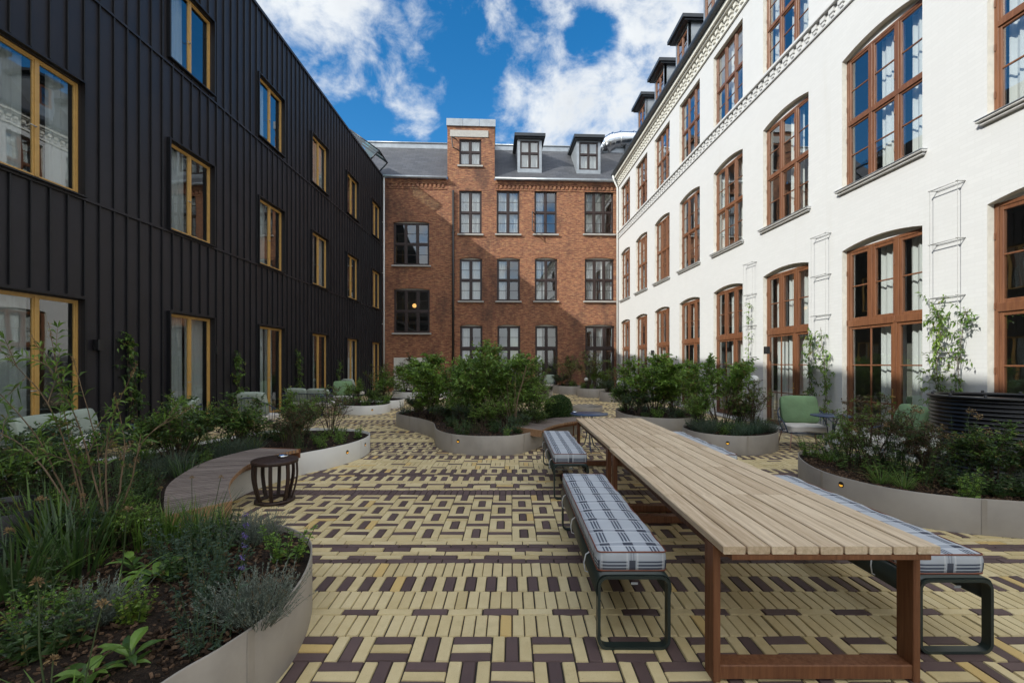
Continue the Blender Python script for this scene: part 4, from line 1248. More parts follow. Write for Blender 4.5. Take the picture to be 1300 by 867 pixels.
# ------------------------------------------------------------------ planters
PL = {}
def planter(key, pts, h, label, mat='planter', lights=(), chips=0, smooth=True, group=None, soil_drop=.05, soilcut=True):
    cx = sum(p[0] for p in pts)/len(pts); cy = sum(p[1] for p in pts)/len(pts)
    c = catmull(pts, 12, True) if smooth else [np.array(p, float) for p in pts]
    n = len(c); t = thing('curved_planter', label, 'planter', (cx, cy, 0), 0, group)
    ar = sum(c[i][0]*c[(i+1) % n][1]-c[(i+1) % n][0]*c[i][1] for i in range(n))
    sg = 1 if ar > 0 else -1
    nr = []
    for i in range(n):
        d = c[(i+1) % n]-c[i-1]; d = d/np.hypot(*d); nr.append(np.array((d[1], -d[0]))*sg)
    w = MB(); w.sm = True; th = .012
    ring = [(0,0.0),(0,h-.004),(-.003,h),(-th+.003,h),(-th,h-.004),(-th,.02)]
    vs = []
    for i in range(n):
        for o, z in ring: p = c[i]+nr[i]*o; vs.append((p[0]-cx, p[1]-cy, z))
    k = len(ring)
    fs = [(i*k+j, ((i+1) % n)*k+j, ((i+1) % n)*k+j+1, i*k+j+1) for i in range(n) for j in range(k-1)]
    w.idx(vs, fs)
    w.sm = False; run = .5                                       # lapped sheet joints with a row of rivets
    for i in range(n):
        p, q = c[i], c[(i+1) % n]; run += float(np.hypot(*(q-p)))
        if run > 1.55:
            run = 0; a, tg = nr[i], np.array((-nr[i][1], nr[i][0])); e = tg*.022; P0 = p-np.array((cx, cy))
            o = [(*(P0-e+a*.001), .004), (*(P0+e+a*.001), .004), (*(P0+e+a*.001), h-.006), (*(P0-e+a*.001), h-.006)]
            f_ = [(x+a[0]*.0035, y+a[1]*.0035, z) for x, y, z in o]
            w.idx(o+f_, [(4,5,6,7),(0,1,5,4),(1,2,6,5),(2,3,7,6),(3,0,4,7)])
    w.build('wall', M[mat], t)
    inner = [c[i]-nr[i]*(th-.002) for i in range(n)]
    # soil
    zs = h - soil_drop
    xs = [p[0] for p in inner]; ys = [p[1] for p in inner]
    st = .16
    rd = random.Random(label); ipts = []
    shr = [c[i]-nr[i]*.07 for i in range(n)]
    x = min(xs)
    while x < max(xs):
        y = min(ys)
        while y < max(ys):
            px, py = x+rd.uniform(-.05,.05), y+rd.uniform(-.05,.05)
            if inside(shr, px, py): ipts.append((px, py))
            y += st
        x += st
    V2 = [Vector((p[0]-cx, p[1]-cy)) for p in inner] + [Vector((p[0]-cx, p[1]-cy)) for p in ipts]
    res = delaunay_2d_cdt(V2, [], [list(range(n))] if sg > 0 else [list(range(n-1,-1,-1))], 1, 1e-5)
    sv, sf = res[0], res[2]
    so = MB(); so.tone = 0.0; so.sm = True
    so.idx([(v.x, v.y, zs + (rd.uniform(-.018,.03) if i >= n else 0)) for i, v in enumerate(sv)], sf)
    so.sm = False
    for _ in range(chips):
        for _t in range(20):
            x, y = rd.uniform(min(xs), max(xs)), rd.uniform(min(ys), max(ys))
            if inside(shr, x, y): break
        else: continue
        s = rd.uniform(.0035, .0095); a = rd.uniform(0, 6.28); l = s*rd.uniform(1.1, 2.6); so.tone = rd.uniform(.03, 1)**1.6+.011
        ca, sa = math.cos(a), math.sin(a); z = zs + rd.uniform(.006, .032); tz = rd.uniform(-.5, .5)
        q = [(-l,-s),(l,-s*.7),(l*.9,s),(-l*.8,s*.8)]
        p = [(x-cx+u*ca-v*sa, y-cy+u*sa+v*ca, z+u*tz) for u, v in q]
        so.idx(p + [(a_[0], a_[1], a_[2]-.008) for a_ in p], [(0,1,2,3),(0,4,5,1),(1,5,6,2),(2,6,7,3),(3,7,4,0)])
    so.build('soil', M['soil'], t)
    for lx, ly, lz in lights:
        i = min(range(n), key=lambda q: (c[q][0]-lx)**2+(c[q][1]-ly)**2)
        p, nn = c[i], nr[i]; tg = np.array((-nn[1], nn[0]))
        for nm, rr, a0, a1, off, mt in (('step_light', .034, 0, 360, .004, 'black'), ('lamp_lens', .025, 180, 360, .007, 'amber')):
            lm = MB(); ring = []
            for q in range(17):
                a = R(a0+(a1-a0)*q/16); r2 = rr
                ring.append((p[0]-cx+nn[0]*off+tg[0]*r2*math.cos(a), p[1]-cy+nn[1]*off+tg[1]*r2*math.cos(a), lz+r2*math.sin(a)))
            back = [(a[0]-nn[0]*(off+.004), a[1]-nn[1]*(off+.004), a[2]) for a in ring]
            lm.idx(ring+back, [tuple(range(17))] + [(q, 17+q, 18+q, q+1) for q in range(16)])
            if nm == 'step_light': base = lm.build(nm, M[mt], t)
            else: lm.build(nm, M[mt], base)
    PL[key] = dict(poly=[tuple(p) for p in inner], shr=[tuple(q) for q in (c[i]-nr[i]*.12 for i in range(n))], z=zs, bb=(min(xs), max(xs), min(ys), max(ys)))
    return t
# ------------------------------------------------------------------ plants
class PM:
    def __init__(s, seed): s.rg = np.random.default_rng(seed); s.sv = []; s.sf = []; s.ns = 0; s.L = {}
    def stem(s, pts, r0, r1, n=4):
        P = np.asarray(pts, float); k = len(P)
        d = np.gradient(P, axis=0); d /= np.linalg.norm(d, axis=1)[:,None]+1e-9
        a = np.where(np.abs(d[:,2:3]) < .9, [[0,0,1.0]], [[1.0,0,0]])
        u = np.cross(d, a); u /= np.linalg.norm(u, axis=1)[:,None]+1e-9; v = np.cross(d, u)
        r = np.linspace(r0, r1, k)[:,None]
        V = np.stack([P + (u*math.cos(2*PI*j/n)+v*math.sin(2*PI*j/n))*r for j in range(n)], 1).reshape(-1, 3)
        i = np.arange(k-1)[:,None]*n; j = np.arange(n)[None]; j2 = (j+1) % n
        Fc = np.stack([i+j, i+j2, i+n+j2, i+n+j], -1).reshape(-1, 4) + s.ns
        s.sv.append(V); s.sf.append(Fc); s.ns += len(V)
    def leaves(s, P, D, ln, wd, slot=0, fold=.35, droop=.18, up=None, tone=None, mid=.42):
        P = np.asarray(P, float).reshape(-1, 3); D = np.asarray(D, float).reshape(-1, 3); n = len(P)
        if n == 0: return
        D = D/(np.linalg.norm(D, axis=1)[:,None]+1e-9)
        ln = np.broadcast_to(np.asarray(ln, float), (n,))[:,None]; wd = np.broadcast_to(np.asarray(wd, float), (n,))[:,None]
        U = s.rg.normal(0, .45, (n, 3)) + np.array([0,0,1.0]) if up is None else np.broadcast_to(np.asarray(up, float), (n,3))
        S = np.cross(D, U); S /= np.linalg.norm(S, axis=1)[:,None]+1e-9
        U = np.cross(S, D)
        m = P + D*ln*mid
        V = np.stack([P, m + S*wd*.5 + U*wd*fold*.5, P + D*ln*.62 - np.array([0,0,1.0])*ln*droop*.3, m - S*wd*.5 + U*wd*fold*.5, P + D*ln - np.array([0,0,1.0])*ln*droop], 1)
        t = s.rg.random(n) if tone is None else np.clip(np.broadcast_to(tone, (n,)) + s.rg.normal(0, .24, n), 0, 1)
        s.L.setdefault(slot, []).append((V, t))
    def blade(s, P, D, ln, wd, bend, slot=0, seg=4):
        """long strap leaves as strips"""
        P = np.asarray(P, float).reshape(-1,3); D = np.asarray(D, float).reshape(-1,3); n = len(P)
        D = D/np.linalg.norm(D, axis=1)[:,None]
        ln = np.broadcast_to(ln, (n,)); wd = np.broadcast_to(wd, (n,)); bend = np.broadcast_to(bend, (n,))
        H = D*[1,1,0]; hn = np.linalg.norm(H, axis=1)[:,None]; rnd = s.rg.normal(0,1,(n,3))*[1,1,0]
        H = np.where(hn > .08, H/(hn+1e-9), rnd/(np.linalg.norm(rnd,axis=1)[:,None]+1e-9))
        S = np.cross(D, H+[0,0,.2]); S = np.cross(H, [0,0,1.0]); S /= np.linalg.norm(S,axis=1)[:,None]+1e-9
        rows = []
        for q in range(seg+1):
            f = q/seg; c = P + D*(ln*f)[:,None] + H*(ln*bend*f*f)[:,None] - np.array([0,0,1.0])*(ln*bend*bend*f**3*.8)[:,None]
            w = (wd*(1-f**2.2)*.5+.0004)[:,None]
            rows.append((c-S*w, c+S*w))
        t = s.rg.random(n)
        s.B = getattr(s, 'B', {}); s.B.setdefault(slot, []).append((rows, t))
    def build(s, name, mats, stemmat, merged=False, parent=None):
        """mats: leaf materials per slot; returns list of mesh datablocks (foliage, stem)"""
        Vs, Fs, mi, tn = [], [], [], []; off = 0
        for slot, lst in s.L.items():
            for V, t in lst:
                n = len(V); b = (np.arange(n)*5)[:,None,None]+off
                T = np.array([[0,1,2],[0,2,3],[1,4,2],[2,4,3]])[None]
                Fs.append((b+T).reshape(-1,3)); Vs.append(V.reshape(-1,3)); mi.append(np.full(n*4, slot)); tn.append(np.repeat(t, 4)); off += n*5
        for slot, lst in getattr(s, 'B', {}).items():
            for rows, t in lst:
                n = len(t); k = len(rows)
                V = np.stack([np.stack(r, 1) for r in rows], 1).reshape(n, -1, 3)
                b = (np.arange(n)*2*k)[:,None,None]+off
                T = np.array([[2*q, 2*q+1, 2*q+3] for q in range(k-1)] + [[2*q, 2*q+3, 2*q+2] for q in range(k-1)])[None]
                Fs.append((b+T).reshape(-1,3)); Vs.append(V.reshape(-1,3)); mi.append(np.full(n*2*(k-1), slot)); tn.append(np.repeat(t, 2*(k-1))); off += n*2*k
        out = []
        if Vs:
            out.append(('foliage', np.concatenate(Vs), np.concatenate(Fs), np.concatenate(mi), np.concatenate(tn), [M[m] for m in mats]))
        if s.sv:
            V = np.concatenate(s.sv); out.append(('stem', V, np.concatenate(s.sf), None, np.zeros(sum(len(f) for f in s.sf)), [M[stemmat]]))
        return out

def plant_thing(name, parts, loc, label, cat, group=None, rz=0.0, scale=1.0):
    t = thing(name, label, cat, loc, rz, group); t.scale = (scale,)*3 if not isinstance(scale, tuple) else scale
    for nm, V, Fc, mi, tn, mats in parts: raw_mesh(nm, V, Fc, mi, tn, mats, t)
    return t

def unit(v): v = np.asarray(v, float); return v/(np.linalg.norm(v)+1e-9)
def curve(p, d, L, n=7, grav=-.15, wig=.06, rg=RNG):
    pts = [np.array(p, float)]; d = unit(d)
    for i in range(n-1):
        d = unit(d + np.array([0,0,grav])/n + rg.normal(0, wig, 3)); pts.append(pts[-1] + d*L/(n-1))
    return np.array(pts)

def woody(seed, h, r, nst, ntw, lpt, ll, lw, mats=('lf_mid',), bark='bark', up=.9, leaf_from=.3, compound=False, grav=-.2, r0=.012, drop=.18, twl=.34):
    s = PM(seed); rg = s.rg
    for i in range(nst):
        th = rg.uniform(0, 2*PI); rho = math.sqrt(rg.uniform(.02, 1))
        top = np.array([math.cos(th)*r*rho, math.sin(th)*r*rho, h*rg.uniform(.62, 1.0)*(1-.25*rho*rho)])
        b = np.array([math.cos(th), math.sin(th), 0])*r*.16*rg.uniform(0, 1)
        mid = b*.5 + top*.5 + np.array([0,0,h*.10*up]) - np.array([math.cos(th), math.sin(th), 0])*r*.12*rho + rg.normal(0, .05*h, 3)
        t = np.linspace(0, 1, 9)[:,None]
        P = (1-t)**2*b + 2*t*(1-t)*mid + t*t*top + rg.normal(0, .008*h, (9,3))*np.linspace(0,1,9)[:,None]
        s.stem(P, r0*rg.uniform(.7,1.1), .002, 5)
        for k in range(ntw):
            f = leaf_from + (1-leaf_from)*math.sqrt(rg.uniform(.0, 1)); q = f*8; a = int(min(q, 7)); w = q-a
            p = P[a]*(1-w)+P[a+1]*w; d = unit(P[a+1]-P[a])
            o = rg.normal(0, 1, 3); o[2] = abs(o[2])*.35; o = unit(o)
            L = h*twl*(1.15-.75*f)*rg.uniform(.55, 1.2)+.04
            T = curve(p, d*.45+o, L, 6, grav, .1, rg)
            s.stem(T, .0035, .001, 3)
            n = max(3, int(lpt*rg.uniform(.7,1.2)))
            ts = np.sort(rg.uniform(.12, 1, n)); qi = ts*5; ai = np.minimum(qi.astype(int), 4); wi = (qi-ai)[:,None]
            LP = T[ai]*(1-wi)+T[ai+1]*wi; TD = T[ai+1]-T[ai]; TD /= np.linalg.norm(TD,axis=1)[:,None]+1e-9
            side = rg.normal(0, 1, (n,3)); side[:,2] *= .5
            LD = TD*.55 + side/np.linalg.norm(side,axis=1)[:,None]*.9
            sz = rg.uniform(.6, 1.15, n)
            slot = int(rg.integers(0, len(mats)))
            tone = rg.uniform(.15, .85)
            if compound:
                for c in range(5):
                    fr = (c//2+1)/3.2; sgn = (0 if c == 4 else (1 if c % 2 else -1))
                    LDn = LD/np.linalg.norm(LD,axis=1)[:,None]
                    sd = np.cross(LDn, [0,0,1.0]); 
                    s.leaves(LP + LDn*(ll*sz*fr*1.3)[:,None], LDn*(.6 if sgn else 1) + sd*sgn*.8, ll*sz*.62, lw*sz*.7, slot, droop=drop, tone=tone)
            else: s.leaves(LP, LD, ll*sz, lw*sz, slot, droop=drop, tone=tone)
    return s.build('shrub', mats, bark)

def ball(seed, r, mats=('lf_dark',), n=2600, ll=.028, lw=.018):
    s = PM(seed); rg = s.rg
    d = rg.normal(0,1,(n,3)); d /= np.linalg.norm(d,axis=1)[:,None]
    rr = r*(1-.16*rg.random(n)**2)*(1+.035*np.sin(d[:,0]*7+seed)*np.cos(d[:,2]*9))
    P = d*rr[:,None]+[0,0,r*.92]
    s.leaves(P, d+rg.normal(0,.7,(n,3)), ll*rg.uniform(.7,1.2,n), lw*rg.uniform(.7,1.2,n), 0)
    for k in range(40):
        e = unit(rg.normal(0,1,3)+[0,0,.4]); s.stem(curve((0,0,.02), e+[0,0,.8], r*1.5, 5, 0, .05, rg)*[.7,.7,.85], .006, .002, 4)
    # dense inner core of twigs and leaves
    m = n//2; d = rg.normal(0,1,(m,3)); d /= np.linalg.norm(d,axis=1)[:,None]
    s.leaves(d*(r*.78*rg.random(m)**.33)[:,None]+[0,0,r*.92], rg.normal(0,1,(m,3)), ll*1.3, lw*1.5, 0)
    return s.build('ball', mats, 'bark')

def cushionplant(seed, r, h, n=260, mats=('lf_silver',), ll=.016, lw=.004, stemcol='lf_silver'):
    """silver cushion (santolina / lavender): many upright feathery shoots"""
    s = PM(seed); rg = s.rg
    for i in range(n):
        th = rg.uniform(0,2*PI); rho = math.sqrt(rg.random())
        b = np.array([math.cos(th)*r*rho*.45, math.sin(th)*r*rho*.45, 0]); d = np.array([math.cos(th)*rho*r*1.1, math.sin(th)*rho*r*1.1, h*(1.05-.35*rho)])
        P = curve(b, unit(d)+[0,0,.15], np.linalg.norm(d)*rg.uniform(.65,1.1), 6, .15, .11, rg)
        s.stem(P, .0016, .0008, 3)
        m = 26; ts = rg.uniform(.25, 1, m)*5; a = np.minimum(ts.astype(int),4); w = (ts-a)[:,None]
        LP = P[a]*(1-w)+P[a+1]*w; sd = rg.normal(0,1,(m,3)); TD = P[a+1]-P[a]; TD /= np.linalg.norm(TD,axis=1)[:,None]
        s.leaves(LP, TD*.9+sd*.45, ll*rg.uniform(.7,1.3,m), lw, 0, droop=0, tone=rg.uniform(.2,.9))
    return s.build('cushion', mats, 'lf_silver')

def grasses(seed, n, h, spread, wd, bend, mats=('lf_mid',), lean=.3):
    s = PM(seed); rg = s.rg
    th = rg.uniform(0,2*PI,n); rho = np.sqrt(rg.random(n))
    P = np.stack([np.cos(th)*rho*spread, np.sin(th)*rho*spread, np.zeros(n)],1)
    D = np.stack([np.cos(th)*rho*lean+rg.normal(0,.08,n), np.sin(th)*rho*lean+rg.normal(0,.08,n), np.ones(n)],1)
    s.blade(P, D, h*rg.uniform(.45,1.05,n), wd*rg.uniform(.7,1.2,n), bend*rg.uniform(.3,1.5,n))
    return s.build('grass', mats, 'stem')

def rosette(seed, n, ln, wd, mats=('lf_light',), tiers=1, h=.0, droop=.35):
    s = PM(seed); rg = s.rg
    if h: s.stem([(0,0,0),(0.01,0,h*.5),(0,0,h)], .006, .003, 5)
    for k in range(n):
        th = k*2.4+rg.normal(0,.2); el = rg.uniform(.25,1.0); L = ln*rg.uniform(.6,1.1); W = wd*rg.uniform(.8,1.15)*L/ln
        z = h*(k/n) if h else .02
        D = np.array([math.cos(th), math.sin(th), 0]); S = np.array([-D[1], D[0], 0]); U = np.array([0,0,1.0])
        # broad leaf as a small grid: 5 x 2 halves
        prof = [0.05,.55,.95,.9,.55,.03]; m = len(prof)
        mids, lf, rt = [], [], []
        for q in range(m):
            f = q/(m-1); zc = L*(el*f - droop*(f**2)*1.3)
            c = np.array([0,0,z]) + D*L*f*.9 + U*zc; w = W*.5*prof[q]
            mids.append(c); lf.append(c+S*w+U*w*.35+rg.normal(0,.03*W,3)*(prof[q]>.1)); rt.append(c-S*w+U*w*.35+rg.normal(0,.03*W,3)*(prof[q]>.1))
        t = rg.random()
        s.B = getattr(s,'B',{})
        for edge in (lf, rt):
            rows = [(np.array([mids[q]]), np.array([edge[q]])) for q in range(m)]
            s.B.setdefault(0, []).append((rows, np.array([t])))
    return s.build('rosette', mats, 'stem')

def perennial(seed, h, r, nst, lps, ll, lw, mats=('lf_mid',), whorl=False, flower=None, nf=0, stem='stem', lean=.35, fl=.012):
    """leafy upright stems from the base, optional flower clusters on top (slot 1)"""
    s = PM(seed); rg = s.rg
    for i in range(nst):
        th = rg.uniform(0,2*PI); rho = math.sqrt(rg.random()); c, sn = math.cos(th), math.sin(th)
        L = h*rg.uniform(.55,1.05)
        P = curve((c*r*rho*.5, sn*r*rho*.5, 0), (c*rho*lean, sn*rho*lean, 1), L, 7, -.1, .07, rg)
        s.stem(P, .0035, .0015, 4)
        m = lps; ts = np.linspace(.15,1,m)*6 if whorl else np.sort(rg.uniform(.12,1,m))*6; a = np.minimum(ts.astype(int),5); w = (ts-a)[:,None]
        LP = P[a]*(1-w)+P[a+1]*w; tone = rg.uniform(.2,.8)
        for q in (range(3) if whorl else range(2)):
            an = rg.uniform(0,2*PI,m); LD = np.stack([np.cos(an), np.sin(an), rg.uniform(.05,.8,m)],1)
            sz = (1.1-.55*ts/6)*rg.uniform(.7,1.15,m)
            s.leaves(LP, LD, ll*sz, lw*sz, 0, tone=tone)
        if flower and rg.random() < nf:
            k = 30; s.leaves(P[-1]+rg.normal(0,fl,(k,3)), rg.normal(0,1,(k,3))+[0,0,.6], fl*1.5, fl, 1, fold=.2)
    return s.build('perennial', mats if not flower else tuple(mats)+(flower,), stem)

def spike(seed, h, n, lo, slot_mat, leafmat_='lf_blue', sz=.014, lean=(0,0)):
    """single tall stem with flower whorls on the upper part"""
    s = PM(seed); rg = s.rg
    P = curve((0,0,0), (lean[0],lean[1],1), h, 9, -.05, .03, rg); s.stem(P, .004, .002, 5)
    for k in range(n):
        f = lo+(1-lo)*k/max(1,n-1); q = f*8; a = int(min(q,7)); p = P[a]*(1-(q-a))+P[a+1]*(q-a)
        m = 26; s.leaves(p+rg.normal(0,sz*.6,(m,3)), rg.normal(0,1,(m,3))+[0,0,.2], sz*1.3, sz*.8, 1, fold=.2)
    m = 12; an = rg.uniform(0,2*PI,m); f = rg.uniform(.05,lo,m)*8; a = f.astype(int); LP = P[a]
    s.leaves(LP, np.stack([np.cos(an),np.sin(an),np.full(m,.5)],1), .07, .012, 0)
    return s.build('spike', (leafmat_, slot_mat), 'stem')

def allium(seed, h, lean, nlv=7):
    s = PM(seed); rg = s.rg
    P = curve((0,0,0), (lean[0],lean[1],1), h, 9, -.08, .025, rg); s.stem(P, .004, .0028, 5)
    m = 46; d = rg.normal(0,1,(m,3)); d /= np.linalg.norm(d,axis=1)[:,None]; d[:,2] = np.abs(d[:,2])*1.0-.1
    s.leaves(P[-1]+d*rg.uniform(.004,.02,(m,1)), d+rg.normal(0,.4,(m,3)), .017, .009, 1, fold=.3)
    th = rg.uniform(0,2*PI,nlv)
    s.blade(np.zeros((nlv,3)), np.stack([np.cos(th)*.5,np.sin(th)*.5,np.ones(nlv)],1), h*.55*rg.uniform(.5,1.1,nlv), .014, rg.uniform(.2,.8,nlv))
    return s.build('allium', ('lf_mid','dry'), 'stem')

def buddleia(seed, canes, mats=('lf_mid','dry')):
    """long arching canes, lance leaves in pairs, dry flower spikes; canes: list of point lists"""
    s = PM(seed); rg = s.rg
    for pts, leafy in canes:
        P = np.array(catmull([np.array(p) for p in pts], 7, False)); P += rg.normal(0,.0015,P.shape); n = len(P)
        s.stem(P, .0075, .002, 6)
        def pair(p, d, L):
            d = unit(d); sd = unit(np.cross(d, rg.normal(0,1,3)))
            for g in (1,-1):
                s.leaves([p], [d*.75+sd*g*.9+[0,0,.1]], L*rg.uniform(.7,1.1), L*.15, 0, droop=.35, fold=.5, mid=.4)
        for k in range(leafy):
            f = .38+.62*(k+rg.random()*.5)/leafy; i = min(n-2, int(f*(n-1))); d = P[i+1]-P[i]
            if rg.random() < .5:
                T = curve(P[i], unit(d)*.8+rg.normal(0,.55,3)+[0,0,.25], rg.uniform(.1,.26), 6, -.1, .06, rg); s.stem(T, .0035, .0015, 4)
                for q in range(1,6): pair(T[q], T[q]-T[q-1], .115)
                for q in range(4): s.leaves([T[-1]],[unit(T[-1]-T[-2])+rg.normal(0,.45,3)], .08, .015, 0, fold=.5)
            else: pair(P[i], d, .125)
        m = 60; e = P[-1]; d = unit(P[-1]-P[-3]); tt = rg.random(m)*.13
        s.leaves(e+d*tt[:,None]+rg.normal(0,.005,(m,3)), d*.4+rg.normal(0,.8,(m,3)), .013, .007, 1)
        s.stem([e, e+d*.13], .002, .001, 3)
    return s.build('buddleia', mats, 'cane')

def climber(seed, path, n, spread, ll, lw, mats=('lf_mid',), depth=.10, stems=3, tw=70):
    """climber in the plane of a wall; local y points into the wall"""
    s = PM(seed); rg = s.rg
    C = np.array(catmull([np.array(p, float) for p in path], 8, False)); k = len(C)
    for q in range(stems):
        P = C + np.stack([.05*np.sin(np.linspace(0,9,k)+q*2), .03*np.cos(np.linspace(0,11,k)+q*2), np.zeros(k)],1)+rg.normal(0,.006,(k,3)); s.stem(P, .007, .002, 4)
    for q in range(tw):
        i = int(rg.uniform(.05,.999)*(k-1)); o = rg.normal(0,1,3)*[1,.5,.7]
        T = curve(C[i], o+[0,-.1,.1], spread*rg.uniform(.5,1.5), 5, -.35, .15, rg); T[:,1] = np.clip(T[:,1], -depth*2.4, -.02); s.stem(T, .0018, .0008, 3)
        m = max(3, n//tw); ts = rg.uniform(0,1,m)*4; a = np.minimum(ts.astype(int),3); w = (ts-a)[:,None]; LP = T[a]*(1-w)+T[a+1]*w
        s.leaves(LP, rg.normal(0,1,(m,3))*[1,.7,.8]+[0,-.3,-.35], ll*rg.uniform(.6,1.2,m), lw*rg.uniform(.6,1.2,m), int(rg.integers(0,len(mats))), droop=.25, tone=rg.uniform(.2,.8))
    return s.build('climber', mats, 'bark')
SUN_E, SKY_S, SKY_V, CLOUD, EXPO, WB, UNSEEN_BOOST = 2.4, .135, .66, 4.0, 1.15, 6600, 1.05
# ------------------------------------------------------------------ assemble
materials()
def W(px, py, Y): return (ray(px)*Y, Y, EYE + (HY-py)/F*Y)
def on(px, py, z):
    x, y = ground(px, py, z); return (x, y, z)

left_building(); right_building(); back_building(); roof_duct(); paving()

# --- planters
planter('A', [(-1.56,1.25),(-1.43,1.855),(-1.335,2.09),(-1.265,2.36),(-1.262,2.70),(-1.375,3.13),(-1.56,3.45),(-1.95,3.70),(-2.55,3.58),(-3.3,3.55),(-4.3,3.72),(-5.2,3.5),(-5.6,2.6),(-5.0,1.3),(-3.4,.6),(-2.1,.55)], .395,
        'large foreground planter of curved taupe steel sheet full of mixed plants, beside the drum stool', 'planter', chips=13000, soil_drop=.045)
planter('B', [(-2.75,4.35),(-3.12,4.75),(-3.36,5.25),(-3.46,5.8),(-3.40,6.35),(-3.22,6.9),(-2.94,7.39),(-2.75,7.92),(-2.70,8.5),(-2.87,9.1),(-3.4,9.5),(-4.4,9.6),(-5.1,9.0),(-5.5,7.7),(-5.9,6.6),(-6.2,5.4),(-5.8,4.5),(-4.8,4.15),(-3.6,4.02),(-2.95,4.08)], .33,
        'pale curved steel planter with a slatted bench along its edge', 'planterw', lights=[(-2.80,7.75,.19),(-2.71,8.35,.21)], chips=900)
planter('C', [(-3.13,12.3),(-2.7,11.62),(-2.16,10.95),(-1.78,10.25),(-1.55,9.30),(-1.25,8.74),(-.92,8.49),(-.50,8.37),(.07,8.48),(.52,9.15),(.86,9.95),(1.2,10.45),(1.62,10.95),(1.72,11.6),(1.3,12.3),(.4,12.8),(-.6,13.2),(-1.6,13.6),(-2.6,13.5),(-3.1,12.95)], .36,
        'long wavy taupe steel planter with tall shrubs in the middle of the courtyard', 'planter', lights=[(-1.02,8.5,.24)], chips=3000)
planter('D', [(4.18,6.65),(3.95,6.12),(3.86,5.65),(3.90,5.28),(4.02,4.95),(4.23,4.72),(4.50,4.56),(4.80,4.46),(5.2,4.36),(5.9,4.26),(6.5,4.2),(6.85,4.45),(6.5,4.85),(5.85,4.98),(5.38,5.35),(5.22,5.9),(5.15,6.5),(4.85,6.95),(4.45,6.98)], .36,
        'curved taupe steel planter on the right in front of the black water tank', 'planter', lights=[(3.88,5.38,.27)], chips=5000)
planter('E', [(3.58,8.95),(3.82,8.55),(4.3,8.38),(4.85,8.56),(5.3,9.05),(5.42,9.6),(5.1,10.15),(4.5,10.35),(3.9,10.15),(3.6,9.6)], .36,
        'rounded taupe steel planter beside the lounge chair with the sage cushion', 'planter', lights=[(4.0,8.46,.22)], chips=400)
planter('G', [(2.95,12.6),(3.0,11.75),(3.4,11.15),(4.0,10.95),(4.6,11.25),(4.95,12),(5.0,13),(4.5,13.9),(3.7,14.1),(3.1,13.5)], .37,
        'taupe steel planter with a broad light green shrub in front of the white building', 'planter')
planter('H', [(-6.0,15.7),(-5.5,15.08),(-4.85,14.9),(-4.35,15.3),(-4.28,16.0),(-4.6,16.7),(-5.5,16.95),(-6.0,16.5)], .30,
        'pale round planter with a small step light by the black building', 'planterw', lights=[(-4.62,15.0,.16)])
planter('I', [(-4.95,17.0),(-4.4,17.15),(-4.25,17.9),(-4.6,18.7),(-5.4,18.8),(-5.7,18.0)], .30, 'small pale planter just behind the round planter with the step light', 'planterw')
planter('J', [(-5.9,22.4),(-5.2,21.4),(-4.2,21.2),(-3.3,21.8),(-3.0,22.8),(-3.7,23.8),(-5.0,24.0),(-5.8,23.4)], .34, 'white curved planter in front of the rendered panel of the brick building', 'planterw')
planter('K', [(-.6,21.8),(.1,20.8),(1.0,20.45),(1.75,20.9),(1.9,21.8),(1.3,22.7),(.2,22.9)], .42, 'pale planter with straggly shrubs in front of the brick building doorway', 'planter')
planter('L', [(2.35,26.2),(2.6,25.2),(3.3,24.7),(3.85,25.1),(3.9,26.0),(3.2,26.6)], .44, 'farthest grey planter beside the white chair at the brick wall', 'planter')
planter('N', [(3.35,23.3),(3.6,22.55),(4.2,22.3),(4.75,22.7),(4.8,23.5),(4.1,24.0)], .44, 'grey round planter with reddish shrubs in front of the widest brick building door', 'planter')
planter('O', [(3.95,20.6),(4.2,19.9),(4.7,19.75),(5.2,20.2),(5.2,21.0),(4.5,21.3)], .42, 'small grey planter with a white globe near the foot of the white building', 'planter')
planter('Q', [(2.15,16.3),(2.4,15.8),(2.8,15.65),(3.15,15.95),(3.2,16.5),(2.85,16.95),(2.4,16.85)], .17, 'low empty round planter ring of pale steel standing alone on the paving', 'planter', soil_drop=.12)

# --- slatted benches on planter edges
curved_bench([(-2.55,4.14),(-2.90,4.66),(-3.12,5.14),(-3.27,5.70),(-3.22,6.30),(-3.10,6.62)],
             [(-2.86,3.74),(-3.50,4.62),(-3.78,5.30),(-3.90,5.86),(-3.84,6.40),(-3.72,6.72)], 46, .45,
             'curved grey brown slatted bench on the edge of the pale planter behind the drum stool')
curved_bench([(.57,8.70),(.84,9.36),(1.25,9.93),(1.75,10.35)], [(.0,9.22),(.40,10.0),(.92,10.62),(1.45,11.0)], 34, .42,
             'short curved slatted bench on the middle planter beside the blue bistro table')

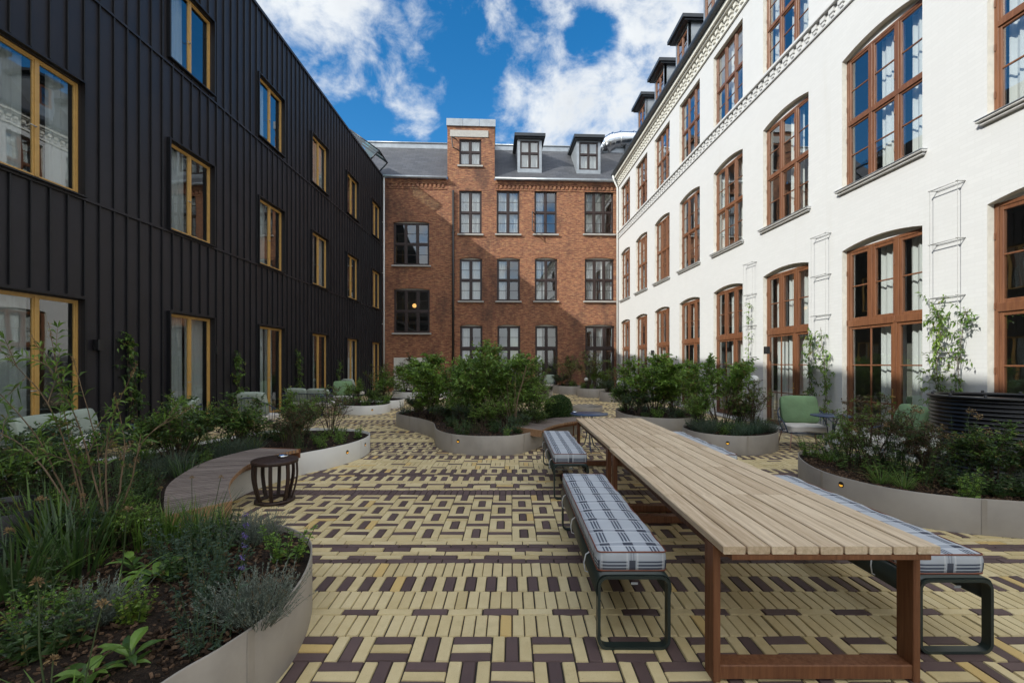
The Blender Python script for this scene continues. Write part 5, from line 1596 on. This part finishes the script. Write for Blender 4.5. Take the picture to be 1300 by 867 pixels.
# --- tables and benches
picnic_table(2.31, 5.02, 1.068, 2.182, [.92, 1.79], 'weathered slatted timber table nearest the camera', 3)
picnic_table(5.03, 7.72, 1.08, 2.19, [.9, 1.79], 'weathered slatted timber table farther away, its end by the blue bistro table', 8)
b0 = bench_proto('dark green steel bench in the foreground left of the near table')
c0 = cushion_proto('blue and white plaid cushion on the foreground bench left of the table')
spots = [((.725,2.70), None, None),
         ((.735,5.66), 'dark green steel bench left of the far table, nearest the middle planter', 'plaid cushion on the left bench nearest the middle planter'),
         ((2.60,2.66), 'dark green steel bench right of the near table, beside the large right planter', 'plaid cushion on the right bench, mostly behind the near tabletop'),
         ((2.60,5.62), 'dark green steel bench right of the far table, hidden behind the tabletop', 'plaid cushion edge showing past the far right side of the table')]
for k, ((x, y), lb, lc) in enumerate(spots):
    b = b0 if k == 0 else dup(b0, label=lb); c = c0 if k == 0 else dup(c0, label=lc)
    b.location = (x, y, 0); c.location = (x, y+.045, .448)
stool((-2.925, 5.62, 0), 'dark wooden drum stool with curved staves beside the slatted bench')
ashtray((-2.87, 5.70, .52), 'small round metal ashtray on the dark drum stool')
bistro_table((1.50, 8.85, 0), 'blue metal bistro table beyond the far end of the timber table')
ashtray((1.22, 8.92, .725), 'small metal ashtray on the blue bistro table', .9)
bistro_table((6.0, 8.55, 0), 'blue metal bistro table beside the lounge chair under the wire trellis', .34)
bistro_table((-5.75, 13.9, 0), 'small blue bistro table among the lounge chairs by the black building', .3)

# --- lounge furniture
def chair(x, y, rz, label, g='palefab'):
    global CH
    if g not in CH: CH[g] = lounge_chair(label, g); o = CH[g]
    else: o = dup(CH[g], label=label)
    o.location = (x, y, 0); o.rotation_euler = (0, 0, R(rz)); return o
CH = {}
chair(5.90, 9.22, -14, 'blue wire lounge chair with sage green back cushion beside the rounded planter', 'greenfab')
chair(6.25, 7.45, -100, 'wire lounge chair with sage cushion by the white wall, half hidden behind plants', 'greenfab')
chair(-6.55, 8.85, -62, 'blue wire lounge chair with pale green cushion by the second ochre door, turned away')
chair(-6.1, 11.0, 175, 'pale green lounge chair behind the bench planter, facing the brick building')
chair(-6.9, 19.8, 150, 'pale lounge chair farthest along the black wall, partly behind shrubs')
chair(-6.35, 17.1, 20, 'far lounge chair with bright green cushion by the black wall', 'greenfab')
chair(2.05, 26.55, -35, 'white cushioned lounge chair in front of the brick building door')
chair(5.35, 22.3, -60, 'pale lounge chair in the far corner by the white building')
s = sofa('pale garden sofa by the first ochre door, behind the foreground plants'); s.location = (-7.25, 7.6, 0); s.rotation_euler = (0, 0, R(100))
s2 = dup(s, label='pale garden sofa beyond the small bistro table by the black wall'); s2.location = (-6.55, 15.0, 0); s2.rotation_euler = (0, 0, R(165))

# --- wall fittings on the white building
yawR = -PI/2 - math.atan(RS)
def rw(Y, d=0.0): return (RX + RS*Y - d, Y)
tl = ['wire trellis on the white wall above the water tank', 'wire trellis on the white wall above the lounge chair with the sage cushion', 'wire trellis on the white wall with a sparse climber, above the rounded planter']
for k, Y in enumerate((7.42, 10.30, 13.18)): trellis((*rw(Y), 0), yawR, .98, 5 if k else 5, tl[k], 'wire trellises on the white wall').location.z = 0
wall_lamp((*rw(12.35), 2.05), yawR, 'small black wall lamp beside the sparse climber on the white wall')
wall_lamp((*rw(21.4), 2.2), yawR, 'small black wall lamp at the far end of the white wall')
yawL = PI/2 - math.atan(LS)
wall_lamp((LX+LS*8.72+.0, 8.72, 2.05), yawL, 'black wall lamp beside the nearest ochre door of the black building')
wall_lamp((LX+LS*12.1+.0, 12.1, 2.05), yawL, 'black wall lamp beside the second ochre door of the black building')
water_tank((6.40, 5.92, 0), .72, 1.26, 'black corrugated steel water tank with a bolted rim behind the right planter')
globe_lamp((5.05, 9.5, .3), 1.05, 'white globe lamp on a thin post in the rounded planter')
globe_lamp((4.75, 20.3, .3), .55, 'white globe lamp low in the small grey planter by the white building')
globe_lamp((3.75, 23.0, .38), .5, 'white globe lamp in the planter with reddish shrubs')
gb = MB(); gb.lathe([(.13*math.sin(PI*i/12), -.13*math.cos(PI*i/12)) for i in range(13)], 20)
gl = thing('pendant_lamp', 'warm glowing globe lamp hanging inside the dark stair window', 'lamp', (ray(526)*28.4, 28.45, EYE+(HY-388)/F*28.4))
gb.build('globe', M['warmball'], gl); cd = MB(); cd.tube([(0,0,.13),(0,0,2.6)], .008, 5); cd.build('cord', M['black'], gl)
# ------------------------------------------------------------------ planting
class Kind:
    def __init__(s, name, parts, cat): s.name, s.parts, s.cat, s.o = name, parts, cat, None
    def at(s, loc, label, rz=None, sc=1.0, group=None):
        rz = random.uniform(0, 6.28) if rz is None else rz
        if s.o is None: s.o = plant_thing(s.name, s.parts, loc, label, s.cat, group, rz, sc); o = s.o
        else:
            o = dup(s.o, loc, rz, label); o.scale = (sc,)*3 if not isinstance(sc, tuple) else sc
            if group: o['group'] = group
            elif 'group' in o: del o['group']
        return o
K = {}
K['lav'] = [Kind('silver_cushion_plant', cushionplant(1, .21, .27), 'plant'), Kind('silver_cushion_plant', cushionplant(2, .2, .22, 220), 'plant')]
K['lavb'] = [Kind('lavender', cushionplant(3, .26, .36, 230, ('lf_blue',), .022, .004), 'plant')]
K['per'] = [Kind('leafy_perennial', perennial(4, .30, .17, 16, 9, .055, .02, ('lf_mid',)), 'plant'), Kind('leafy_perennial', perennial(5, .36, .18, 18, 10, .05, .017, ('lf_blue',)), 'plant')]
K['dark'] = [Kind('leafy_perennial', perennial(6, .26, .2, 24, 9, .06, .028, ('lf_dark',)), 'plant'), Kind('leafy_perennial', perennial(16, .32, .2, 22, 9, .05, .024, ('lf_dark',)), 'plant')]
K['light'] = [Kind('leafy_perennial', perennial(7, .34, .17, 18, 9, .05, .026, ('lf_light',)), 'plant')]
K['lime'] = [Kind('lime_perennial', perennial(8, .24, .12, 16, 9, .04, .026, ('lf_lime',), True), 'plant')]
K['bronze'] = [Kind('bronze_perennial', perennial(9, .26, .18, 26, 10, .03, .010, ('lf_red',)), 'plant')]
K['white'] = [Kind('white_flowering_perennial', perennial(10, .5, .22, 16, 9, .05, .018, ('lf_mid',), flower='petalw', nf=.6), 'plant')]
K['gaura'] = [Kind('flowering_perennial', perennial(31, .62, .25, 18, 10, .045, .013, ('lf_dark',), flower='dry', nf=.5), 'plant')]
K['iris'] = [Kind('strap_leaved_clump', grasses(11, 42, .52, .12, .016, .22), 'plant'), Kind('strap_leaved_clump', grasses(12, 46, .60, .13, .013, .3, ('lf_dark',)), 'plant')]
K['fine'] = [Kind('ornamental_grass', grasses(13, 150, .42, .10, .005, .5, ('lf_blue',), .6), 'grass clump'), Kind('ornamental_grass', grasses(14, 120, .38, .1, .006, .55, ('lf_mid',), .6), 'grass clump')]
K['ros'] = [Kind('broad_leaved_plant', rosette(15, 13, .24, .08, ('lf_mid',)), 'plant'), Kind('broad_leaved_plant', rosette(17, 11, .2, .07, ('lf_mid',), h=.14), 'plant')]
K['shrubD'] = [Kind('dense_shrub', woody(20, .92, .5, 13, 30, 15, .055, .026, ('lf_dark','lf_mid')), 'shrub'), Kind('dense_shrub', woody(21, .85, .45, 12, 28, 15, .05, .022, ('lf_dark','lf_blue')), 'shrub')]
K['shrubM'] = [Kind('leafy_shrub', woody(22, 1.0, .42, 12, 26, 14, .05, .024, ('lf_mid','lf_light')), 'shrub')]
K['shrubB'] = [Kind('bronze_shrub', woody(23, .9, .5, 16, 24, 16, .04, .014, ('lf_red','lf_dark')), 'shrub')]
K['tallL'] = [Kind('tall_shrub', woody(24, 1.72, .92, 15, 34, 15, .10, .054, ('lf_light','lf_mid','lf_light'), compound=False, twl=.33, leaf_from=.12), 'shrub')]
K['tallM'] = [Kind('tall_shrub', woody(25, 1.75, .95, 20, 40, 15, .085, .042, ('lf_mid','lf_light','lf_mid'), twl=.32, leaf_from=.06), 'shrub')]
K['open'] = [Kind('open_shrub', woody(26, 1.9, .75, 11, 30, 15, .085, .044, ('lf_light','lf_mid'), leaf_from=.25, twl=.24), 'shrub')]
K['thin'] = [Kind('straggly_shrub', woody(27, 1.35, .7, 14, 18, 10, .06, .022, ('lf_mid','lf_red'), twl=.25, leaf_from=.2), 'shrub')]
K['ball'] = [Kind('clipped_box_ball', ball(28, .33, n=5200, ll=.04, lw=.03), 'shrub')]
K['all'] = [Kind('dried_allium', allium(29, .52, (.1,.05)), 'plant'), Kind('dried_allium', allium(30, .60, (-.12,.1)), 'plant')]
WHERE = dict(A='in the large foreground planter', B='in the pale planter with the slatted bench', C='in the wavy middle planter', D='in the right planter before the water tank',
             E='in the rounded planter by the sage chair', G='in the planter with the broad shrub', H='in the pale planter with the step light', I='in the small pale planter behind the round one',
             J='in the white planter before the brick wall', K='in the planter with straggly shrubs', L='in the farthest grey planter', N='in the planter with reddish shrubs', O='in the small grey planter with the globe')
DESC = dict(lav='silvery grey cushion plant', lavb='blue grey lavender mound', per='low mid green leafy perennial', dark='low dark green leafy ground plant', light='fresh green leafy perennial', lime='small lime green foliage plant',
            bronze='low bronze leaved plant', white='perennial with small white flowers', gaura='wispy perennial with dried flowers', iris='clump of upright strap leaves', fine='fine arching grass clump', ros='rosette of broad green leaves',
            shrubD='dense dark green shrub', shrubM='mid green leafy shrub', shrubB='bronze tinted shrub', tallL='tall light green shrub', tallM='tall bushy green shrub', open='open airy shrub', thin='straggly twiggy shrub', all='dried allium head on a green stem')
USED = {}
def place(k, p, x, y, sc=1.0, v=None, label=None, rz=None):
    kk = K[k][(random.randrange(len(K[k])) if v is None else v)]
    z = PL[p]['z'] - .01
    lb = label or DESC[k] + ' ' + WHERE[p]
    o = kk.at((x, y, z), lb, rz, sc, None if label else DESC[k] + 's ' + WHERE[p])
    USED.setdefault(p, []).append((x, y, .12*sc if isinstance(sc, float) else .15)); return o
def pxp(k, p, px, py, sc=1.0, v=None, label=None, rz=None):
    x, y = ground(px, py, PL[p]['z']); return place(k, p, x, y, sc, v, label, rz)
def fill(p, mix, n, gap=.2, ymax=None, test=None, smin=.75, smax=1.15):
    q = PL[p]; bb = q['bb']; done = 0
    for _ in range(n*40):
        if done >= n: break
        x, y = random.uniform(bb[0], bb[1]), random.uniform(bb[2], bb[3])
        if not inside(q['shr'], x, y) or (test and not test(x, y)): continue
        if any((x-a)**2+(y-b)**2 < gap*gap for a, b, _r in USED.get(p, [])): continue
        place(random.choice(mix), p, x, y, random.uniform(smin, smax)); done += 1

# foreground planter, placed where the photograph shows each plant
pxp('lav','A',325,790,1.0,0,'large silvery cushion plant at the rim of the foreground planter, below the drum stool')
pxp('lav','A',112,795,.95,1,'silvery cushion plant left of the lime foliage in the foreground planter')
pxp('lav','A',325,690,.9,0,'silvery cushion plant between the strap leaves and the drum stool')
pxp('lav','A',290,684,.85,1,'silvery cushion plant in front of the end of the slatted bench')
pxp('light','A',366,712,1.0,None,'fresh green bushy plant at the corner of the foreground planter')
pxp('lime','A',172,790,.95,None,'bright lime green foliage plant in the foreground planter')
pxp('lime','A',118,792,.6,None,'small lime foliage plant beside the silvery cushion')
pxp('ros','A',196,735,.95,0,'broad leaved rosette behind the lime foliage')
pxp('ros','A',168,728,.7,1,'small broad leaved plant left of the large rosette')
pxp('ros','A',112,862,.65,0,'broad leaved rosette at the bottom of the foreground planter, left of its neighbour')
pxp('ros','A',165,850,.75,1,'broad leaved plant at the bottom of the foreground planter under the lime foliage')
for px, py, s_, v in ((178,697,.75,0),(208,690,.7,0),(240,684,.68,0),(262,690,.7,1),(285,688,.65,0),(80,720,1.1,1),(60,700,1.15,0),(98,730,.9,1),(150,700,.8,1)):
    pxp('iris','A',px,py,s_,v)
for px, py, s_ in ((25,800,1.0),(62,905,1.0),(88,960,.85),(45,760,1.0),(125,720,.85),(95,700,.95),(198,690,.8),(243,672,.75),(265,684,.8),(150,760,.9),(52,1010,.8)):
    pxp('all','A',px,py,s_)
for px, py in ((235,715),(262,725),(290,735),(250,760),(215,712)): pxp('per','A',px,py,.9,1)
for px, py in ((245,800),(258,830),(275,775)): pxp('per','A',px,py,.62,1)
pxp('bronze','A',120,715,1.0); pxp('bronze','A',165,690,.9)
pxp('dark','A',275,700,1.0); pxp('dark','A',230,735,.8); pxp('light','A',80,805,.8); pxp('dark','A',60,830,1.0); pxp('light','A',20,830,1.0); pxp('iris','A',15,760,1.0,1); pxp('dark','A',40,760,1.1)
x, y = ground(292, 806, PL['A']['z'])
plant_thing('violet_spike', spike(50, .58, 6, .55, 'purple', 'lf_blue', .009, (.10,.12)), (x, y, PL['A']['z']), 'single violet flower spike leaning over the silvery cushion plant', 'flower')
for q in range(13): place('iris' if q % 3 else 'dark','A',-2.1-.22*q+random.uniform(-.05,.05),3.42+random.uniform(-.06,.05),random.uniform(.55,.75))
for q in range(7): place('shrubD' if q % 2 else 'shrubM','A',-2.75-.3*q,3.3+.05*(q%3),.42+.06*(q%2))
fill('A', ['dark','dark','per','bronze'], 16, .30, test=lambda x, y: y > 3.0 or x < -2.9)
# arching bush at the left
def cane(*p): return [W(*q) for q in p]
by = PL['A']['z']
bx = on(112, 690, by)
canes = [(cane((141,684,3.30),(120,610,3.3),(96,530,3.25),(51,446,3.2)), 10), (cane((139,686,3.3),(128,625,3.35),(122,560,3.4),(97,470,3.45)), 9),
         (cane((112,690,3.3),(95,600,3.2),(60,512,3.1),(18,462,3.0)), 9), (cane((110,690,3.3),(75,610,3.2),(40,545,3.1),(-20,480,3.0)), 7),
         (cane((114,690,3.3),(60,600,3.4),(20,560,3.5),(-40,535,3.6)), 9), (cane((143,684,3.3),(155,600,3.4),(158,560,3.45),(150,518,3.5)), 5),
         (cane((140,684,3.3),(134,600,3.3),(140,540,3.3),(165,480,3.25)), 7), (cane((112,690,3.3),(104,620,3.35),(85,540,3.4),(66,432,3.4)), 11), (cane((140,686,3.3),(165,615,3.3),(182,560,3.3),(225,528,3.35)), 5)]
cl = [([tuple(np.array(p)-np.array(bx)) for p in c], n) for c, n in canes]
plant_thing('butterfly_bush', buddleia(60, cl), bx, 'arching butterfly bush with tan canes and narrow leaves at the left of the foreground planter', 'shrub')
pot = planter('Z', [(-4.1,3.22),(-3.8,2.98),(-3.5,3.05),(-3.4,3.3),(-3.55,3.55),(-3.9,3.58)], .36, 'small round grey steel pot standing among the plants at the left edge', 'tank'); pot.location.z = .30

# pale planter with bench
for x, y, k, s_, lb in ((-4.55,6.2,'shrubD',1.0,'dense dark shrub behind the middle of the slatted bench'), (-4.3,7.2,'shrubD',1.0,'dense dark shrub between the bench and the pale lounge chair'), (-3.75,7.6,'shrubB',.9,'bronze tinted rounded shrub behind the drum stool'),
                        (-5.2,5.4,'shrubD',1.05,'dense dark shrub at the left end behind the slatted bench'), (-4.0,8.5,'shrubM',.95,'mid green shrub at the far end of the pale bench planter'), (-5.0,6.9,'shrubM',.95,'mid green shrub in front of the second ochre door'),
                        (-3.55,8.9,'thin',.75,'thin reddish twigged shrub at the far end of the pale bench planter')):
    place(k, 'B', x, y, s_, None, lb)
for x, y in ((-4.15,6.65),(-4.05,6.9),(-4.25,5.7)): place('lavb','B',x,y,.95)
for x, y in ((-4.0,7.05),(-3.95,5.5)): place('iris','B',x,y,.7)
for x, y in ((-3.15,7.6),(-3.0,8.0),(-2.95,8.6),(-3.2,8.3),(-3.35,7.9),(-3.3,8.8)): place('light','B',x,y,.85)
for x, y in ((-4.6,4.5),(-5.3,4.75),(-3.75,4.6),(-4.1,5.0),(-4.7,5.0)): place('dark','B',x,y,1.15)
for x, y in ((-4.9,4.6),(-5.6,5.2)): place('shrubD','B',x,y,.75)
for x, y in ((-4.35,4.85),(-4.0,4.7)): place('gaura','B',x,y,.9)
fill('B', ['dark','per','dark','fine','gaura','light','lime'], 34, .26, test=lambda x, y: x < -3.95 or y > 7.2)

# wavy middle planter
place('tallL','C',-1.95,11.75,(1.0,1.0,.98),None,'tall light green shrub at the left end of the wavy middle planter')
place('tallM','C',-.35,10.55,(1.12,1.05,1.08),None,'tallest bushy shrub in the centre of the wavy middle planter')
place('tallM','C',-.95,11.9,(.85,.85,.88),None,'bushy shrub between the two tall shrubs of the middle planter')
place('shrubM','C',.45,10.35,1.15,None,'mid green shrub at the right of the wavy middle planter, left of the box ball')
place('thin','C',.55,11.6,(1,1,.8),None,'twiggy bare stemmed shrub behind the curved bench')
K['ball'][0].at((1.13,11.05,PL['C']['z']-.02), 'dark clipped box ball behind the curved bench', 0, 1.0)
for x, y in ((1.42,11.35),(1.5,11.0),(.9,11.7)): place('fine','C',x,y,.8)
for x, y, k in ((-.35,9.1,'dark'),(.1,9.0,'dark'),(-.75,9.0,'bronze'),(-.95,9.6,'dark'),(.2,9.5,'light'),(-.1,8.85,'per'),(-1.3,9.9,'dark'),(-1.1,9.2,'bronze')): place(k,'C',x,y,1.0)
for x, y, k, s_ in ((-1.3,10.9,'shrubM',.8),(-.15,9.75,'shrubM',.75),(-2.6,12.5,'shrubD',.72),(.15,9.35,'shrubD',.5),(-.6,9.6,'shrubM',.6),(-1.7,10.9,'shrubD',.6),(-2.3,11.7,'shrubM',.6),(.5,9.8,'shrubD',.55),(-1.0,10.2,'shrubD',.7)): place(k,'C',x,y,s_)
fill('C', ['dark','dark','per','light','bronze'], 26, .3)
cn = PM(70); P = np.array(catmull([np.array(p) for p in ((0,0,0),(.05,.02,.6),(.17,.05,1.05),(.24,.06,1.35))], 6, False)); cn.stem(P, .016, .009, 6)
for q in range(4): cn.stem(curve((.02*q-.05,.02*q,0), (.1*q-.25,.05,1), .9+.1*q, 6, -.1, .05, cn.rg), .006, .002, 4)
cn.leaves(P[-1]+cn.rg.normal(0,.02,(8,3)), cn.rg.normal(0,1,(8,3)), .05, .02, 0)
plant_thing('bare_canes', cn.build('canes', ('lf_mid',), 'cane'), (.06,9.35,PL['C']['z']), 'pale bare canes leaning in front of the tallest shrub', 'plant')

# right planter before the tank
for x, y, k, s_, lb in ((4.65,5.9,'thin',.75,'wispy bronze shrub at the left end of the right planter'), (4.95,5.35,'shrubB',.95,'bronze tinted shrub in front of the water tank'), (5.25,4.95,'shrubD',.8,'dark shrub near the middle of the right planter'),
                        (5.5,4.75,'lav',1.05,'silvery cushion plant in front of the water tank'), (4.75,6.45,'shrubM',.62,'mid green shrub at the far end of the right planter')):
    place(k,'D',x,y,s_,None if k != 'lav' else 0,lb)
for x, y in ((4.5,5.5),(4.65,5.2),(4.4,5.9)): place('white','D',x,y,1.15)
for x, y in ((4.85,4.95),(5.0,4.75)): place('dark','D',x,y,1.1)
for x, y in ((5.75,4.62),(5.95,4.75),(6.2,4.5),(5.6,4.9)): place('shrubM' if x < 5.7 else 'per','D',x,y,.5 if x < 5.7 else 1.1)
for x, y in ((4.95,5.7),(5.05,6.1),(4.75,5.6),(5.1,5.15)): place('gaura','D',x,y,1.35)
for x, y in ((4.25,5.25),(4.35,5.05),(4.45,6.4)): place('fine','D',x,y,.75)
fill('D', ['dark','per','gaura','bronze','light'], 18, .24, test=lambda x, y: x > 4.4, smin=.8)
# rounded planter by the chair
place('open','E',4.35,9.5,(1.0,.95,1.05),None,'tall open airy shrub in the rounded planter by the sage chair')
place('shrubM','E',3.95,9.5,.9,None,'mid green shrub at the left of the rounded planter')
place('shrubD','E',4.9,9.8,.8,None,'dark shrub at the back right of the rounded planter')
place('thin','E',4.85,9.3,(.8,.8,.8),None,'thin reddish shrub at the right of the rounded planter')
for x, y in ((3.85,8.95),(3.8,9.25),(5.05,9.05)): place('lavb','E',x,y,.9)
for x, y in ((4.35,8.75),(4.55,8.8),(4.8,8.9),(4.95,9.25)): place('fine','E',x,y,.95,0)
for x, y in ((4.1,8.8),(4.2,9.0)): place('light','E',x,y,.8)
fill('E', ['dark','per','light'], 10, .25)
# broad shrub planter
place('tallL','G',3.85,12.3,(1.05,1.0,.98),None,'broad light green shrub left of the airy shrub, before the white wall')
place('tallM','G',4.5,12.7,(.75,.75,.85),None,'bushy shrub behind the broad light green shrub')
place('shrubD','G',3.3,12.0,.85,None,'dark leafy shrub at the left of the broad shrub planter')
place('shrubD','G',3.25,12.7,1.0,None,'dark shrub at the back left of the broad shrub planter')
fill('G', ['dark','per','fine','light'], 16, .32)
# far planters
for p, x, y, k, s_, lb in (('H',-5.5,16.0,'shrubM',.9,'shrub in the pale planter with the step light'), ('H',-4.8,15.9,'shrubD',.7,'low dark shrub in the pale planter with the step light'), ('I',-4.9,17.9,'shrubM',1.2,'shrub in the small pale planter behind the round one'),
                           ('I',-5.2,18.3,'thin',1.1,'twiggy shrub in the small pale planter behind the round one'),
                           ('J',-4.9,22.5,'tallL',.95,'light green shrub in front of the rendered panel'), ('J',-3.8,22.5,'shrubM',1.1,'shrub at the right of the white planter before the brick wall'), ('J',-5.4,23.0,'thin',1.1,'straggly shrub at the corner of brick and black buildings'),
                           ('K',.4,21.7,'thin',1.25,'tall straggly shrub in front of the brick building doorway'), ('K',1.2,21.6,'thin',1.05,'lower straggly shrub beside the brick building doorway'), ('K',.9,21.2,'shrubM',.7,'low green shrub in the planter with straggly shrubs'),
                           ('L',3.1,25.5,'thin',1.3,'reddish shrub in the farthest planter'), ('N',3.9,23.1,'thin',1.45,'tall reddish shrub in front of the widest brick building door'), ('N',4.4,23.2,'shrubM',1.2,'green shrub in front of the widest brick building door'), ('L',2.7,25.6,'shrubD',1.0,'dark shrub beside the far white chair'),
                           ('O',4.3,20.5,'shrubD',.8,'dark shrub in the small grey planter by the white building'), ('O',4.9,20.6,'thin',1.0,'thin shrub in the small grey planter by the white building')):
    place(k,p,x,y,s_,None,lb)
for p, n in (('H',9),('I',4),('J',9),('K',7),('L',5),('N',6),('O',5)): fill(p, ['dark','per','light'], n, .28, smin=1.0, smax=1.5)

# climbers on the walls
def vine(loc, yaw, parts, label): plant_thing('climbing_plant', parts, loc, label, 'climber', None, yaw)
vine((*rw(7.42),0), yawR, climber(80, [(.05,-.12,.05),(-.02,-.12,.9),(-.12,-.13,1.6),(-.05,-.13,2.3),(-.2,-.13,2.75)], 1000, .26, .085, .034, ('lf_mid','lf_lime'), tw=70), 'bushy climber on the trellis beside the water tank')
vine((*rw(7.25),0), yawR, climber(81, [(.12,-.12,.05),(.10,-.12,.9),(.05,-.13,1.6),(.12,-.13,2.2),(.2,-.13,2.55)], 420, .2, .08, .032, ('lf_mid',), tw=45), 'thin climber on the right hand wires above the water tank')
vine((*rw(10.55),0), yawR, climber(82, [(0,-.12,.05),(.03,-.13,.9),(-.05,-.13,1.7),(.05,-.13,2.4)], 900, .22, .075, .034, ('lf_mid','lf_dark'), tw=60), 'dense dark climber on the wall behind the sage lounge chair')
vine((*rw(10.12),0), yawR, climber(83, [(0,-.12,.05),(.06,-.13,.9),(0,-.13,1.7),(-.1,-.13,2.5)], 600, .2, .075, .034, ('lf_mid','lf_light'), tw=50), 'climber with paler tips on the trellis above the sage lounge chair')
vine((*rw(13.1),0), yawR, climber(84, [(0,-.12,.05),(.0,-.13,1.2),(-.06,-.13,2.4),(-.02,-.13,3.5)], 260, .15, .075, .034, ('lf_light',), tw=34, stems=2), 'sparse climber reaching high on the white wall')
def lw(Y): return (LX+LS*Y, Y, 0)
for Y, h, n, lb in ((9.45,2.25,1100,'ivy column on the black wall between the first two ochre doors'), (13.0,2.0,900,'climber on the black wall left of the third ochre door'), (16.55,2.1,700,'climber on the black wall left of the fourth ochre door'), (20.3,1.8,420,'small climber far along the black wall')):
    vine(lw(Y), yawL, climber(int(90+Y), [(0,-.09,.05),(.05,-.1,h*.4),(-.04,-.1,h*.7),(0,-.1,h)], n, .24, .075, .05, ('lf_dark','lf_mid'), tw=60), lb)
bst = math.atan(BS)
for px, h, lb in ((613,1.9,'young climber on the brick wall left of the doors'), (722,2.1,'young climber on the brick pier between the two wide doors'), (520,2.4,'small climber above the rendered panel on the brick wall')):
    a = ray(px); Y = BY/(1-BS*a)
    vine((a*Y, Y, 0), bst, climber(int(px), [(0,-.08,.05),(.05,-.09,h*.5),(-.04,-.09,h)], 300, .24, .085, .06, ('lf_dark','lf_red'), tw=34, stems=2), lb)

# ------------------------------------------------------------------ light, sky, camera
TR = Vector((1.35, .85, -1.0)).normalized()
sun = bpy.data.lights.new('sun', 'SUN'); sun.energy = SUN_E; sun.angle = R(.53); sun.color = (1.0, .975, .925)
so = link(bpy.data.objects.new('sun', sun)); so.rotation_euler = TR.to_track_quat('-Z', 'Y').to_euler(); so.location = (-20, -5, 30)
w = bpy.data.worlds.new('World'); scene.world = w; w.use_nodes = True
t = NT(w.node_tree); bg = t.n['Background']
sk = t.node('ShaderNodeTexSky', sky_type='NISHITA'); sk.sun_disc = False
el = math.asin(-TR.z); sk.sun_elevation = el; sk.sun_rotation = math.atan2(-TR.x, -TR.y)
sk.air_density = 1.0; sk.dust_density = .35; sk.ozone_density = 2.2
d = t.coord('Generated')
hs = t.node('ShaderNodeHueSaturation'); hs.inputs['Saturation'].default_value = 1.4; hs.inputs['Value'].default_value = SKY_V; t.put(hs.inputs['Color'], sk.outputs[0])
def blob(px, py, rin, rout):
    v = Vector((ray(px), 1, (HY-py)/F)).normalized()
    c = t.vm('DOT_PRODUCT', d, tuple(v)); return t.rng(c, math.cos(rout/F), math.cos(rin/F), 0, 1, True)
x, y_, z = t.sep(d)
p = t.comb(x, t.m('MULTIPLY', y_, 1.0), t.m('MULTIPLY', z, 1.35))
wp = t.vm('ADD', p, t.vm('SCALE', t.noise(p, 3.0, 3, .5, 1)))
wp.node.inputs[1].links[0].from_node.inputs['Scale'].default_value = .16
n1 = t.noise(wp, 4.2, 9, .60); n2 = t.noise(wp, 15.0, 7, .62)
acc = None
for b in ((375,5,25,120,.98),(430,32,5,74,.85),(485,55,5,50,.62),(425,100,4,38,.72),(525,112,8,62,.68),(490,115,0,45,.5),(575,105,0,40,.35),(560,20,0,55,.55),(610,30,0,50,.4),(660,50,10,75,.8),(700,20,15,85,.9),(735,110,45,130,1.0),(790,80,45,125,1.05),(680,80,10,70,.62),(820,20,40,120,1.0),(690,130,5,60,.6),(870,40,40,130,.9)):
    m = t.m('MULTIPLY', blob(*b[:4]), b[4]); acc = m if acc is None else t.m('MAXIMUM', acc, m)
hole = t.m('MULTIPLY', blob(752,45,2,34), .6)
view = blob(650, 80, 330, 480)
gen = t.rng(y_, .08, .42, 1.0, 0.0, True)  # cloud cover added overhead and behind, out of view, for fill light
acc = t.m('SUBTRACT', t.m('MAXIMUM', acc, gen), hole)
den = t.m('ADD', t.m('MULTIPLY', acc, .62), t.m('ADD', t.m('MULTIPLY', t.m('SUBTRACT', n1, .5), 1.5), t.m('MULTIPLY', t.m('SUBTRACT', n2, .5), .85)))
cov = t.rng(den, .26, .70, 0, .97, True)
sh = t.noise(wp, 6.5, 5, .55)
body = t.mix(t.m('MULTIPLY', t.rng(sh, .38, .66), t.rng(den, .45, 1.0)), (.80*CLOUD, .82*CLOUD, .87*CLOUD), (.50*CLOUD, .53*CLOUD, .60*CLOUD))
unseen_boost = t.m('ADD', 1.0, t.m('MULTIPLY', t.m('MULTIPLY', gen, t.rng(z, .25, .6, 0, 1, True)), UNSEEN_BOOST))  # brightens the unseen overhead clouds to lift the shade in the court
t.put(bg.inputs['Color'], t.mix(cov, hs.outputs[0], t.vm('SCALE', body)))
body.node.outputs[2].links[0].to_node.inputs['Scale'].default_value = 1
w.node_tree.links.new(unseen_boost, body.node.outputs[2].links[0].to_node.inputs['Scale']); bg.inputs['Strength'].default_value = SKY_S
cam = bpy.data.cameras.new('camera'); co = link(bpy.data.objects.new('camera', cam)); scene.camera = co
cam.sensor_fit = 'HORIZONTAL'; cam.sensor_width = 36; cam.lens = 36*F/1300; cam.shift_y = (HY-433.5)/1300
co.location = (0, 0, EYE); co.rotation_euler = (R(90), 0, 0); cam.clip_end = 500; cam.clip_start = .05
scene.view_settings.view_transform = 'Standard'; scene.view_settings.look = 'None'; scene.view_settings.gamma = 1; scene.view_settings.exposure = EXPO
scene.view_settings.use_white_balance = True; scene.view_settings.white_balance_temperature = WB; scene.view_settings.white_balance_tint = 6
cy = scene.cycles
cy.max_bounces = 8; cy.diffuse_bounces = 4; cy.glossy_bounces = 4; cy.transparent_max_bounces = 16; cy.transmission_bounces = 4
cy.blur_glossy = 1.0; cy.sample_clamp_indirect = 8.0; cy.caustics_reflective = True; cy.use_denoising = True
scene.render.film_transparent = False
